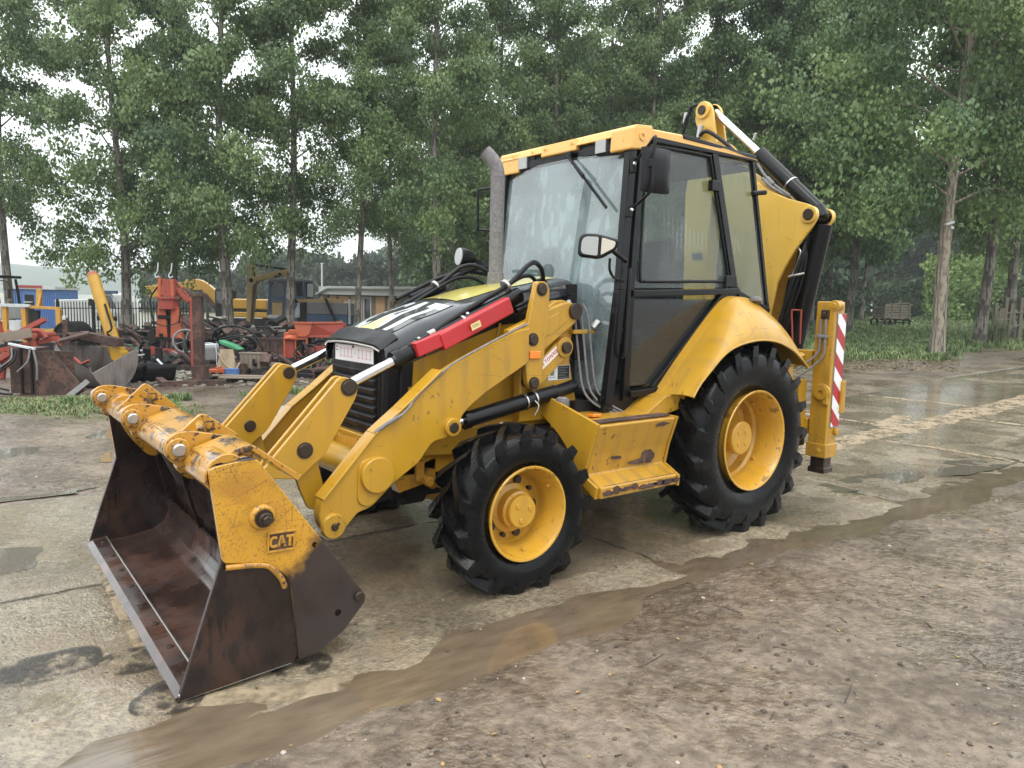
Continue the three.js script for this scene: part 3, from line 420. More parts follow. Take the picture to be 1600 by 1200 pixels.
  P('edge_bolt', B, m.pin, Array.from({ length: 8 }, (_, i) => cyl([-1.885, .036, -1.05 + i * .3], [-1.885, .046, -1.05 + i * .3], .018, .018, 10)));
  P('moldboard', B, m.bucketSteel, thick(prof([[-1.70, .965], [-1.66, .93], [-1.59, .80], [-1.50, .64], [-1.43, .48], [-1.40, .34], [-1.405, .22], [-1.43, .12]]), 28, 4, -.02));
  P('moldboard_lip', B, m.steel, bar([-1.432, .115, -zo + .03], [-1.432, .115, zo - .03], .05, .03, .008));
  P('bucket_back', B, m.bucketSteel, plate([[-1.40, .35], [-1.12, .26], [-1.24, .12], [-1.40, .06]], -zo + .03, zo - .03, .004));
  P('inner_rib', B, m.bucketSteel, bar([-1.56, .62, -1.0], [-1.49, .30, -1.0], .012, .012), bar([-1.55, .60, -.35], [-1.455, .25, -.35], .02, .014));
  // top beam: rolled tube with worn shine, folded plates and four eared pins
  P('top_tube', B, m.grime, cyl([-1.765, .935, -zo + .03], [-1.765, .935, zo - .03], .066), plate([[-1.80, .955, .03], [-1.66, 1.02, .02], [-1.55, .92], [-1.57, .90], [-1.67, .985], [-1.75, .90]], -zo + .03, zo - .03, .004));
  const ear = [[-1.915, .985, .05], [-1.885, 1.075, .05], [-1.80, 1.085, .03], [-1.60, 1.04], [-1.50, .96], [-1.56, .86], [-1.72, .85, .03], [-1.85, .92, .04]];
  for (const z of [-1.17, -.17, .84]) {
    P('ear_plate', B, m.grime, plate(ear, z - .014, z + .014, .003), cyl([-1.85, 1.005, z + .012], [-1.85, 1.005, z + .03], .052));
    P('ear_pin', B, m.steel, cyl([-1.85, 1.005, z - .10], [-1.85, 1.005, z + .055], .033, .03, 24, .006));
    P('ear_collar', B, m.grime, pipe([-1.765, .935, z - .09], [-1.765, .935, z - .02], .085, .064), cyl([-1.85, 1.005, z - .11], [-1.85, 1.005, z - .05], .05));
  }
  P('lock_plate', B, m.grime, plate([[-1.86, .985, .02], [-1.69, 1.155, .03], [-1.50, .985, .02], [-1.6, .93]], -.62, -.60, .003, [[-1.70, 1.08, .03]]), plate([[-1.84, .99, .02], [-1.68, 1.13, .03], [-1.50, 1.0, .02], [-1.6, .93]], .60, .62, .003, [[-1.69, 1.07, .025]]));
  P('end_roll', B, m.grime, cyl([-1.735, .945, .985], [-1.735, .945, zo - .03], .088), cyl([-1.735, .945, -.985], [-1.735, .945, -zo + .03], .088));
  P('cover_plate', B, m.grime, plate([[-1.80, 1.0, .02], [-1.63, 1.055, .03], [-1.46, .955], [-1.48, .93], [-1.63, 1.025], [-1.79, .98]], -.14, .56, .003), plate([[-1.80, 1.01, .02], [-1.63, 1.065, .03], [-1.40, .89], [-1.42, .87], [-1.63, 1.035], [-1.79, .99]], .88, 1.18, .003));
  P('jaw_cylinder', B, m.bucketSteel, cyl([-1.62, .88, -.75], [-1.44, .46, -.75], .05), cyl([-1.62, .88, .75], [-1.44, .46, .75], .05));
  P('rusty_bracket', B, m.grime, plate([[-1.80, .93], [-1.66, .90], [-1.50, .62, .06], [-1.60, .60, .06], [-1.74, .78, .08]], -1.02, -.99, .003));
  // cast name plate
  const em = PG('emblem', B);
  P('emblem_frame', em, m.yellowWorn, T(bx(-.062, .062, .037, .046, 0, .012, .002), -1.52, .622, zo, 0, 0, -.035), T(bx(-.062, .062, -.046, -.037, 0, .012, .002), -1.52, .622, zo, 0, 0, -.035), T(bx(-.062, -.054, -.037, .037, 0, .012, .002), -1.52, .622, zo, 0, 0, -.035), T(bx(.054, .062, -.037, .037, 0, .012, .002), -1.52, .622, zo, 0, 0, -.035));
  P('emblem_back', em, m.rust, T(bx(-.055, .055, -.038, .038, 0, .003, .001), -1.52, .622, zo, 0, 0, -.035));
  const { FontLoader } = await import('three/addons/loaders/FontLoader.js'); const { TextGeometry } = await import('three/addons/geometries/TextGeometry.js');
  globalThis.__f = await new FontLoader().loadAsync('fonts/droid/droid_sans_bold.typeface.json');
  const tg = new TextGeometry('CAT', { font: globalThis.__f, size: .048, depth: .009, curveSegments: 4, bevelEnabled: true, bevelSize: .0015, bevelThickness: .0015, bevelSegments: 1 }); tg.computeBoundingBox(); tg.translate(-(tg.boundingBox.max.x) / 2, -.024, 0); tg.scale(.92, 1, 1);
  P('emblem_letters', em, m.yellowWorn, T(tg, -1.52, .622, zo + .001, 0, 0, -.035));
}
// --- loader arms, levers, links, rams ---
const armP = [[.335, 1.535], [.20, 1.50], [-.31, 1.285, .2], [-.58, 1.075], [-.76, .942], [-1.085, .60, .03], [-1.105, .50, .06], [-1.06, .405, .06], [-.97, .405, .05], [-.87, .505, .02], [-.79, .52, .04], [-.65, .64], [-.48, .745], [-.385, .862, .04], [-.28, .873, .05], [-.205, .90, .03], [-.18, 1.0, .03], [-.115, 1.06, .05], [.0, 1.135], [.34, 1.315]];
both('loader_arm', L, m.yellow, plate(armP, .575, .66, .006));
both('arm_edge_strip', L, m.yellow, [[[-.335, 1.283], [-.60, 1.068]], [[-.60, 1.068], [-.77, .94]], [[-.77, .94], [-1.08, .605]]].map(([a, b]) => bar([a[0], a[1] + .004, .618], [b[0], b[1] + .004, .618], .012, .115)));
both('arm_boss', L, m.yellow, cyl([-.762, .712, .65], [-.762, .712, .70], .105, .102, 32), plate([[-.87, .80, .06], [-.73, .82, .09], [-.66, .70, .05], [-.79, .525, .05], [-.88, .555, .05]], .655, .672, .004), cyl([-.256, .94, .655], [-.256, .94, .69], .055), cyl([-1.022, .456, .655], [-1.022, .456, .685], .072, .068, 30));
both('arm_pin', L, m.pin, cyl([-.256, .94, .68], [-.256, .94, .70], .033), cyl([-1.022, .456, .68], [-1.022, .456, .70], .02), cyl([-1.0, .47, .683], [-1.0, .47, .694], .008));
P('cross_tube', L, m.yellow, cyl([-.762, .712, -.58], [-.762, .712, .58], .092, .092, 32));
P('arm_line', L, m.grey, tube([[-.62, 1.04, .69], [-.57, 1.075, .685], [-.50, 1.14, .665], [-.25, 1.325, .665], [.20, 1.52, .665], [.31, 1.56, .67]], .0075, 40), tube([[-.77, .95, .66], [-.70, 1.0, .68], [-.62, 1.04, .69]], .012, 12));
const lev = [[-.905, 1.262, .03], [-.80, 1.235, .05], [-.80, 1.15, .04], [-1.005, .815, .05], [-1.075, .765], [-1.15, .70, .05], [-1.28, .72], [-1.40, .66, .05], [-1.43, .72, .05], [-1.33, .80]];
const lnk = [[-1.165, .86, .05], [-1.09, .915, .05], [-1.04, .83, .1], [-.985, .60, .03], [-.97, .53, .04], [-1.08, .50, .04], [-1.165, .71, .1]];
both('tilt_lever', L, m.yellow, plate(lev, .485, .51, .004), plate(lev, .405, .43, .004), bx(-1.30, -1.20, .72, .76, .43, .485));
both('tilt_link', L, m.yellow, plate(lnk, .445, .475, .004));
both('lever_pin', L, m.pin, cyl([-.855, 1.197, .395], [-.855, 1.197, .52], .04), cyl([-1.117, .86, .395], [-1.117, .86, .52], .038), pipe([-.855, 1.197, .508], [-.855, 1.197, .516], .05, .041), pipe([-1.117, .86, .508], [-1.117, .86, .516], .046, .038));
both('tilt_rod', L, m.chrome, cyl([-.855, 1.197, .4575], [-.50, 1.352, .4575], .031));
both('tilt_cylinder', L, m.black, cyl([-.54, 1.335, .4575], [.40, 1.75, .4575], .053), pipe([-.545, 1.333, .4575], [-.50, 1.353, .4575], .058, .032), cyl([-.855, 1.197, .4325], [-.855, 1.197, .4825], .056));
both('cylinder_clamp', L, m.steel, pipe([-.36, 1.414, .4575], [-.345, 1.421, .4575], .062, .053), pipe([-.05, 1.55, .4575], [-.035, 1.557, .4575], .060, .053));
P('lock_strut', L, m.red, aim(ext([[-.055, -.038, .014], [.055, -.038, .014], [.055, .034, .014], [-.055, .034, .014]], .58, .004).rotateX(-Math.PI / 2), [-.255, 1.445, .51], [.295, 1.69, .51]), aim(ext([[-.04, -.03, .01], [.05, -.03, .01], [.05, .03, .01], [-.04, .03, .01]], .24, .004).rotateX(-Math.PI / 2), [-.43, 1.405, .51], [-.20, 1.487, .51]));
decal('strut_label', L, canvasMat(64, 64, (c) => { c.fillStyle = '#d8c48a'; c.fillRect(0, 0, 64, 64); c.fillStyle = '#7a6a3a'; c.fillRect(8, 20, 40, 8); c.fillRect(12, 36, 44, 6); }), [-.05, 1.515, .5675], [.02, 1.546, .5675], [.005, 1.585, .5675], [-.065, 1.554, .5675]);
both('tilt_hose', L, m.hose, tube([[-.45, 1.42, .47], [-.38, 1.455, .50], [-.2, 1.545, .45], [.1, 1.70, .44], [.33, 1.82, .44], [.5, 1.95, .42], [.60, 1.975, .38], [.70, 1.93, .33], [.76, 1.82, .28], [.78, 1.65, .24]], .0175, 60), tube([[-.40, 1.42, .44], [-.1, 1.57, .41], [.3, 1.79, .41], [.46, 1.87, .40], [.58, 1.88, .36], [.68, 1.82, .31], [.73, 1.68, .26]], .014, 60), tube([[.30, 1.64, .56], [.48, 1.69, .52], [.62, 1.78, .45], [.74, 1.74, .36], [.78, 1.6, .3]], .018, 30));
both('hose_fitting', L, m.steel, cyl([-.44, 1.415, .47], [-.40, 1.445, .49], .018), cyl([.29, 1.80, .44], [.31, 1.812, .44], .045), cyl([-.02, 1.60, .45], [0, 1.61, .45], .03), cyl([-.32, 1.49, .48], [-.27, 1.51, .48], .02));
const bell = [[.40, 1.838, .02], [.475, 1.84, .02], [.512, 1.79, .02], [.507, 1.60], [.462, 1.17, .05], [.41, 1.115, .04], [.345, 1.15, .05], [.305, 1.42], [.335, 1.56]];
both('bellcrank', L, m.yellow, plate(bell, .60, .645, .004));
both('bellcrank_pin', L, m.pin, ...[[.441, 1.787], [.378, 1.461], [.395, 1.173]].map(([x, y]) => [cyl([x, y, .55], [x, y, .662], .034), pipe([x, y, .64], [x, y, .652], .043, .034)]));
both('side_marker', L, m.amber, bx(.345, .435, 1.335, 1.385, .646, .664));
// lower link, upper arm root and loader tower
both('tower', L, m.yellow, plate([[.36, 1.05], [.36, 1.30], [.52, 1.62, .04], [.66, 1.73, .08], [.80, 1.71, .07], [.82, 1.60, .06], [.80, 1.30], [.86, 1.06], [.90, .90], [.36, .90]], .47, .545, .006));
both('arm_root', L, m.yellow, plate([[.20, 1.52], [.56, 1.665], [.72, 1.715, .05], [.83, 1.67, .06], [.80, 1.58, .05], [.50, 1.385], [.25, 1.265]], .555, .612, .006), plate([[.40, 1.54], [.62, 1.64], [.70, 1.58], [.56, 1.49], [.42, 1.47]], .61, .618, .003));
both('root_pin', L, m.pin, cyl([.77, 1.648, .60], [.77, 1.648, .635], .056), cyl([.70, 1.40, .60], [.70, 1.40, .635], .04));
both('lower_link', L, m.yellow, plate([[.36, 1.20, .04], [.66, 1.455, .05], [.76, 1.44, .05], [.755, 1.36, .05], [.44, 1.10, .04]], .552, .595, .005), cyl([.70, 1.40, .54], [.70, 1.40, .61], .07));
decal('load_sticker', L, canvasMat(256, 64, (c) => { c.fillStyle = '#e6ddda'; c.fillRect(0, 0, 256, 64); c.fillStyle = '#a8323a'; c.font = 'bold 44px sans-serif'; c.fillText('SWL 1 TONNE', 6, 48, 244); }), [.445, 1.205, .597], [.655, 1.365, .597], [.625, 1.412, .597], [.41, 1.245, .597]);
decal('instruction_plate', L, canvasMat(128, 64, (c) => { c.fillStyle = '#d9d9d4'; c.fillRect(0, 0, 128, 64); c.fillStyle = '#15161a'; c.fillRect(56, 2, 70, 60); c.fillStyle = '#666'; for (let i = 0; i < 5; i++) c.fillRect(62, 10 + i * 11, 56 - (i % 2) * 14, 3); c.fillStyle = '#777'; c.fillRect(8, 8, 40, 4); c.fillRect(14, 20, 22, 24); c.fillRect(10, 50, 36, 3); }), [.60, 1.17, .548], [.80, 1.175, .548], [.80, 1.275, .548], [.60, 1.27, .548]);
// lift rams
both('lift_rod', L, m.chrome, cyl([-.27, .938, .615], [-.06, .975, .615], .03));
both('lift_cylinder', L, m.black, cyl([-.135, .962, .615], [.62, 1.095, .60], .052), pipe([-.14, .961, .615], [-.10, .968, .615], .058, .031), cyl([.60, 1.09, .60], [.82, 1.13, .58], .045));
both('ram_band', L, m.steel, pipe([.34, 1.046, .607], [.352, 1.048, .607], .058, .052), pipe([.42, 1.06, .606], [.432, 1.062, .606], .058, .052), tube([[.36, 1.10, .61], [.42, 1.03, .67], [.40, .96, .66]], .006, 12), tube([[-.02, .90, .62], [.05, .905, .66], [.14, .93, .64]], .007, 12));
P('filler_neck', L, m.grey, cyl([.60, .935, .70], [.60, 1.0, .70], .05), cyl([.60, 1.0, .70], [.60, 1.06, .70], .046), Array.from({ length: 14 }, (_, i) => bx(-.003, .003, 0, .06, .044, .05, .001).rotateY(i / 14 * 6.283).translate(.60, 1.0, .70)), cyl([.60, 1.06, .70], [.60, 1.075, .70], .04, .03));
// --- hood, grille, engine sides ---
const hy = (x) => { const k = [[-.58, 1.455], [-.50, 1.495], [-.25, 1.60], [.05, 1.70], [.45, 1.80], [.92, 1.885]]; for (let i = 0; i < k.length - 1; i++) if (x <= k[i + 1][0]) return lerp(k[i][1], k[i + 1][1], sst(-.0001, 1, (x - k[i][0]) / (k[i + 1][0] - k[i][0])) * .3 + .7 * (x - k[i][0]) / (k[i + 1][0] - k[i][0])); return 1.885; };
const hoodPt = (x, s, dy = 0) => { // s -1..1 across: crowned top with rounded shoulders down to the sides
  const hw = .43, a = Math.abs(s), y = hy(x); const zz = a < .7 ? a / .7 * (hw - .10) : hw - .10 + .10 * Math.sin((a - .7) / .3 * Math.PI / 2 * .98); const drop = a < .7 ? .025 * (a / .7) ** 2 : .025 + .10 * (1 - Math.cos((a - .7) / .3 * Math.PI / 2 * .98)); return [x, y - drop + dy, Math.sign(s) * zz]; };
P('hood', L, m.hood, thick((u, v) => hoodPt(lerp(.92, -.58, u), v * 2 - 1), 40, 40, -.012), ...[1, -1].map(s => plate([[-.58, hy(-.58) - .12], [.0, hy(.0) - .12], [.92, hy(.92) - .125], [.92, 1.62], [.3, 1.55], [-.45, 1.30], [-.58, 1.28]], s > 0 ? .418 : -.43, s > 0 ? .43 : -.418, .003)));
P('hood_lip', L, m.plastic, thick((u, v) => { const s = (v * 2 - 1) * .86; return hoodPt(lerp(-.52, -.635, u) + .05 * Math.abs(s) ** 2, s, .012 - .02 * u); }, 6, 24, -.018));
P('hood_lip_trim', L, m.steel, tube(Array.from({ length: 13 }, (_, i) => { const s = (i / 6 - 1) * .84; return hoodPt(-.637 + .05 * s * s, s, -.012); }), .008, 40));
const hoodDecal = (name, mat, x0, x1, s0, s1, dy = .0165) => { const g = surf((u, v) => hoodPt(lerp(x0, x1, v), lerp(s0, s1, u), dy), 12, 16); const uv = []; for (let j = 0; j <= 16; j++) for (let i = 0; i <= 12; i++) uv.push(i / 12, j / 16); g.setAttribute('uv', new THREE.Float32BufferAttribute(uv, 2)); const o = sh(new THREE.Mesh(g, mat)); o.name = name; L.add(o); };
hoodDecal('hood_lettering', canvasMat(512, 384, (c) => { c.fillStyle = '#060709'; c.fillRect(0, 0, 512, 384); c.fillStyle = '#dfe3ea'; c.font = 'bold 430px sans-serif'; c.save(); c.translate(6, 366); c.scale(1, 1.12); c.fillText('CAT', 0, 0, 500); c.restore(); c.fillStyle = '#e6e0a0'; c.beginPath(); c.moveTo(150, 384); c.lineTo(356, 384); c.lineTo(256, 215); c.fill(); }, { cc: .8, r: .3 }), -.50, -.02, -.66, .66);
hoodDecal('hood_panel', M({ c: [.55, .47, .09], r: .3, clearcoat: .8, clearcoatRoughness: .08 }), .04, .90, -.52, .52, .016);  // yellow-green area laid along the middle of the hood top
both('engine_side_panel', L, m.yellow, plate([[-.42, .84], [-.42, 1.31], [.3, 1.56], [.92, 1.63], [.92, .84]], .40, .416, .004));
P('side_panel_trim', L, m.yellow, bar([.24, 1.42, .425], [.27, 1.56, .425], .02, .02));
{
  const gr = PG('grille', L);
  P('grille_frame', gr, m.plastic, plateX([[-.37, .82, .05], [.37, .82, .05], [.40, 1.36, .1], [.33, 1.445, .08], [-.33, 1.445, .08], [-.40, 1.36, .1]], -.56, -.42, .02), plateX([[-.40, .92], [.40, .92], [.43, 1.38, .1], [.36, 1.46, .08], [-.36, 1.46, .08], [-.43, 1.38, .1]], -.47, -.38, .01));
  P('grille_recess', gr, m.dark, plateX([[-.31, .86, .03], [.31, .86, .03], [.34, 1.34, .05], [.29, 1.41, .05], [-.29, 1.41, .05], [-.34, 1.34, .05]], -.567, -.555, .002));
  for (let i = 0; i < 7; i++) P('grille_slat', gr, m.plastic, box(.035, .045, .60, -.575, .905 + i * .056, 0, 0, 0, .5));
  P('grille_band', gr, m.plastic, box(.03, .07, .62, -.575, 1.265, 0));
}
decal('number_plate', L, canvasMat(512, 128, (c) => { c.fillStyle = '#d9d7d8'; c.fillRect(0, 0, 512, 128); c.fillStyle = '#b03a34'; c.fillRect(10, 18, 26, 12); c.fillStyle = '#eee'; c.fillRect(10, 30, 26, 12); c.fillStyle = '#3f8b62'; c.fillRect(10, 42, 26, 12); c.fillStyle = '#c79aa0'; c.font = 'bold 96px monospace'; c.fillText('IIII·IIII', 56, 98, 440); c.strokeStyle = '#b9b4b6'; c.lineWidth = 3; c.strokeRect(3, 3, 506, 122); }), [-.594, 1.294, -.25], [-.594, 1.300, .30], [-.594, 1.405, .30], [-.594, 1.40, -.25]);
P('plate_backing', L, m.plastic, plateX([[-.252, 1.292], [.302, 1.298], [.302, 1.407], [-.252, 1.402]], -.591, -.57, .002), cyl([-.60, 1.392, .02], [-.59, 1.392, .02], .008));
// --- chassis and front axle ---
P('chassis', L, m.yellow, bx(-.62, 1.6, .60, .86, -.40, -.30), bx(-.62, 1.6, .60, .86, .30, .40), bx(-.60, .1, .60, .84, -.3, .3), plate([[-.62, .84], [-.30, .84], [.2, .90], [.6, .96], [.95, .95], [.95, .70], [.2, .70], [-.4, .74]], .40, .47, .005));
P('bumper', L, m.yellowWorn, (() => { const g = thick((u, v) => { const a = (u - .5) * 2.2; return [-.42 - .24 * Math.cos(a), lerp(.86, .72, v) - (Math.abs(u - .5) > .3 ? 0 : .035 * (1 - v)), .40 * Math.sin(a) / Math.sin(1.1)]; }, 24, 2, -.02); return g; })());
P('front_axle', L, m.yellow, cyl([0, .47, -.72], [0, .47, .72], .085), cyl([0, .47, -.16], [0, .47, .16], .17, .15), bx(-.11, .11, .50, .66, -.25, .25), cyl([0, .47, .62], [0, .47, .80], .12, .13), cyl([0, .47, -.62], [0, .47, -.80], .12, .13));
P('steering_ram', L, m.yellowWorn, cyl([-.19, .52, -.1], [-.19, .52, .36], .04), cyl([-.19, .52, .36], [-.15, .51, .70], .018), bx(-.36, -.30, .56, .74, .36, .43), plate([[-.52, .62], [-.20, .70], [-.20, .55], [-.46, .50]], .30, .40, .005), cyl([-.30, .57, .42], [-.30, .57, .50], .03));
P('underside', L, m.dark, bx(-.45, 1.7, .42, .62, -.28, .28), bx(.5, 1.5, .55, .95, -.75, -.45), bx(.55, 1.35, .56, .86, .40, .86), cyl([-.35, .46, .20], [-.20, .46, .20], .10), bx(.8, 2.6, .72, 1.02, -.62, .62), cyl([2.169, .70, -.75], [2.169, .70, .75], .15));
// --- step box on the left, tank on the right ---
{
  const st = PG('step_box', L);
  const sp = [[.62, .94], [1.095, .94, .02], [1.025, .735, .02], [1.0, .605, .015], [1.13, .545, .01], [1.13, .478], [1.09, .47], [.62, .50]];
  P('box_body', st, m.yellowMid, plateX(sp, .57, 1.30, .004));
  P('front_panel', st, m.yellow, plateX([[.52, 1.09, .02], [.62, 1.07], [1.105, .95], [1.03, .735], [.99, .60, .02], [1.115, .545], [1.10, .47], [.99, .53], [.80, .80, .3], [.52, .96]], .545, .568, .003));
  P('end_panel', st, m.yellowMid, plateX([[.62, .955], [1.105, .945], [1.035, .735], [1.01, .605], [1.14, .54], [1.135, .465], [.62, .50]], 1.305, 1.325, .003));
  P('tread_strip', st, m.rust, bx(.60, 1.28, .945, .958, .98, 1.06, .003), bx(.60, 1.30, .54, .552, 1.075, 1.12, .003));
  const blotch = (cx, cy, rx, ry, z, ph) => plate(Array.from({ length: 22 }, (_, i) => { const a = i / 22 * 6.283, k = .55 + .9 * fbm(Math.cos(a) * 1.5 + 5, Math.sin(a) * 1.5 + ph, 4096, 3, 451); return [cx + Math.cos(a) * rx * k, cy + Math.sin(a) * ry * k]; }), z - .004, z, .0005);
  P('worn_patch', st, m.rust, blotch(1.12, .672, .07, .05, 1.0225, 2), blotch(1.03, .645, .09, .018, 1.019, 6), blotch(.80, .70, .05, .012, 1.031, 9), blotch(1.18, .90, .07, .012, 1.0865, 4));
  P('edge_rust', st, m.rust, Array.from({ length: 9 }, (_, i) => blotch(.62 + i * .082, .505 + .02 * hash2(i, 3, 3), .035 + .03 * hash2(i, 1, 3), .012 + .012 * hash2(i, 2, 3), 1.1425, i * 3 + 1)));
  P('tread_fold', st, m.grime, bx(.59, 1.31, .51, .525, 1.128, 1.14, .003));
  P('deck', L, m.yellowMid, bx(.56, 1.35, .925, .945, .52, .97), plate([[1.15, .94], [1.35, 1.06], [1.62, 1.12], [1.62, .98], [1.35, .93]], .60, .95, .004));
}
P('right_tank', L, m.yellow, plateX([[-.62, .94], [-1.095, .94, .02], [-1.03, .60, .02], [-.62, .50]].reverse(), .55, 1.3, .004));
// --- cab ---
{
  const C = PG('cab', L);
  const q = .72; // half width at the pillars
  const A0 = [.985, 1.0], A1 = [1.165, 2.80];
  const P4 = (s) => [
    bar([A0[0], A0[1], s * .735], [1.075, 1.8, s * .735], .075, .06), bar([1.075, 1.8, s * .735], [A1[0], A1[1], s * .70], .07, .06),
    bar([1.15, 1.02, s * .745], [1.165, 1.8, s * .745], .06, .045), bar([1.165, 1.8, s * .745], [1.255, 2.84, s * .71], .05, .045),
    bar([2.36, 1.84, s * .745], [2.05, 2.88, s * .71], .07, .05), bar([2.86, 1.66, s * .735], [2.56, 2.88, s * .705], .035, .04),
    bar([1.15, 1.78, s * .748], [2.38, 1.83, s * .748], .10, .045), bar([1.2, 2.865, s * .712], [2.58, 2.895, s * .712], .055, .05),
    bar([1.16, 1.07, s * .748], [1.52, 1.09, s * .748], .11, .045), bar([1.43, 1.08, s * .762], [2.26, 1.83, s * .762], .09, .05), bar([1.52, 1.09, s * .75], [2.36, 1.85, s * .75], .10, .04), bar([1.42, 1.02, s * .752], [1.56, 1.12, s * .752], .09, .05),
    bar([2.37, 1.83, s * .745], [2.86, 1.68, s * .742], .05, .04), bx(.95, 1.5, .945, 1.06, s * .74, s * .62),
  ];
  P('pillar_frame', C, m.black, P4(1), P4(-1), bar([1.17, 2.80, -.70], [1.17, 2.80, .70], .10, .06), bar([2.57, 2.88, -.70], [2.57, 2.88, .70], .06, .05), bar([2.86, 1.68, -.74], [2.86, 1.68, .74], .06, .05), bar([.985, 1.04, -.73], [.985, 1.04, .73], .10, .05));
  P('cab_floor', C, m.interior, bx(1.0, 2.8, .93, 1.0, -.72, .72), plate([[1.56, 1.0], [2.3, 1.62], [2.86, 1.64], [2.86, 1.0]], -.70, -.68, .003), plate([[1.60, 1.0], [2.36, 1.68], [2.84, 1.62], [2.84, 1.0]], .66, .68, .003), bx(2.80, 2.84, 1.0, 1.66, -.7, .7));
  P('headliner', C, m.interior, bx(1.2, 2.58, 2.80, 2.83, -.68, .68));
  const wz_ = (v) => lerp(.70, .725, v);
  P('windscreen', C, m.screen, surf((u, v) => { const s = u * 2 - 1, y = lerp(2.78, 1.07, v), x = y > 1.8 ? lerp(1.075, 1.165, (y - 1.8) / 1.0) : lerp(.99, 1.075, (y - 1.05) / .75); return [x - .055 * (1 - s * s) + .005, y, s * wz_(v)]; }, 24, 16));
  const quad = (a, b, c, d) => { const g = new THREE.BufferGeometry(); g.setAttribute('position', new THREE.Float32BufferAttribute([...a, ...b, ...c, ...a, ...c, ...d], 3)); g.computeVertexNormals(); return g; };
  P('window_mist', C, m.mist, surf((u, v) => { const s = u * 2 - 1, y = lerp(2.76, 1.09, v), x = y > 1.8 ? lerp(1.075, 1.165, (y - 1.8) / 1.0) : lerp(.99, 1.075, (y - 1.05) / .75); return [x - .055 * (1 - s * s) + .011, y, s * .69]; }, 24, 16));
  for (const s of [1, -1]) {
    const z1 = s * .738, z2 = s * .708;
    const win = [[1.215, 1.82], [2.345, 1.86], [2.06, 2.865], [1.285, 2.845]].map(([x, y], i) => [x, y, i < 2 ? z1 : z2]); P('door_window', C, m.glassS, quad(...win)); P('rain_film', C, m.rain, quad(...win).translate(0, 0, s * .0035));
    const low = shp([[1.18, 1.12], [1.42, 1.13], [2.14, 1.76], [1.18, 1.74]]); const lg = new THREE.ShapeGeometry(low); lg.translate(0, 0, s * .742); P('lower_window', C, m.glassD, lg);
    P('rain_film', C, m.rain, quad([2.42, 1.81, s * .7415], [2.83, 1.69, s * .7385], [2.55, 2.86, s * .7085], [2.10, 2.86, s * .7115])); P('quarter_window', C, m.glassS, quad([2.42, 1.81, s * .738], [2.83, 1.69, s * .735], [2.55, 2.86, s * .705], [2.10, 2.86, s * .708]));
    P('window_seal', C, m.black, tube([[1.30, 1.87, s * .752], [2.28, 1.905, s * .752]], .012, 8), tube([[1.30, 1.87, s * .752], [1.255, 1.93, s * .75], [1.30, 2.74, s * .727], [1.36, 2.815, s * .725], [1.98, 2.835, s * .725], [2.02, 2.78, s * .725], [2.27, 1.96, s * .75], [2.24, 1.905, s * .752]], .011, 60));
    P('door_hinge', C, m.black, cyl([1.13, 2.60, s * .76], [1.13, 2.70, s * .76], .022), cyl([1.10, 2.30, s * .77], [1.10, 2.38, s * .77], .022), bx(2.0, 2.10, 2.58, 2.66, s * .72, s * .765), bx(2.22, 2.36, 1.86, 1.95, s * .755, s * .775));
    P('hinge_bolt', C, m.chrome, cyl([1.12, 2.66, s * .775], [1.12, 2.66, s * .79], .012), cyl([1.10, 2.35, s * .785], [1.10, 2.35, s * .80], .012), cyl([1.20, 1.78, s * .77], [1.20, 1.78, s * .782], .014));
    P('grab_rail', C, m.plastic, tube([[1.10, 1.95, s * .80], [1.085, 1.85, s * .815], [1.07, 1.4, s * .815], [1.075, 1.33, s * .78]], .012, 24), cyl([2.56, 2.62, s * .73], [2.70, 2.64, s * .76], .02));
    P('door_brace', C, m.plastic, tube([[2.38, 1.86, s * .77], [2.40, 1.7, s * .775], [2.1, 1.5, s * .775]], .012, 12));
  }
  P('rear_window', C, m.glassS, quad([2.86, 1.70, -.72], [2.86, 1.70, .72], [2.575, 2.86, .70], [2.575, 2.86, -.70]));
  P('smoked_strip', C, m.glassD, quad([1.165, 2.72, .70], [1.165, 2.72, -.70], [1.19, 2.79, -.69], [1.19, 2.79, .69]).translate(-.02, 0, 0));
  // roof with stepped brow
  P('roof', C, m.yellowRoof, plate([[1.16, 2.905], [1.20, 2.925], [1.66, 2.94], [2.2, 2.92], [2.6, 2.89], [2.6, 2.875], [1.2, 2.87]], -.74, .74, .01),
    plate([[1.105, 2.86, .01], [1.13, 2.925, .02], [1.30, 2.94], [1.30, 2.885], [1.2, 2.865]], -.755, .765, .005),
    plate([[1.10, 2.755, .02], [1.11, 2.91, .02], [1.30, 2.935], [1.34, 2.90], [1.235, 2.775, .02]], .555, .768, .008), plate([[1.105, 2.745, .02], [1.115, 2.90], [1.28, 2.915], [1.30, 2.88], [1.22, 2.78, .02]], -.755, -.49, .008),
    plate([[1.095, 2.825, .02], [1.115, 2.915], [1.28, 2.92], [1.28, 2.86], [1.16, 2.83, .02]], -.20, .20, .008));
  P('roof_rail', C, m.black, bar([1.66, 2.928, .735], [2.58, 2.905, .715], .03, .03), bar([1.66, 2.928, -.735], [2.58, 2.905, -.715], .03, .03));
  P('brow_bolt', C, m.yellowRoof, ...[-.55, -.30, -.15, .16].map(z => cyl([1.10, 2.885, z], [1.09, 2.885, z], .012)), pipe([1.20, 2.855, .766], [1.20, 2.855, .775], .03, .016));
  for (const z of [-.435, .455]) { P('work_light', C, m.plastic, bx(1.115, 1.22, 2.765, 2.87, z - .068, z + .075, .012), bx(1.125, 1.25, 2.755, 2.875, z + .07, z + .13), bx(1.13, 1.25, 2.75, 2.78, z - .12, z + .13)); P('work_light_lens', C, m.lens, bx(1.105, 1.118, 2.772, 2.862, z - .052, z + .052, .006)); }
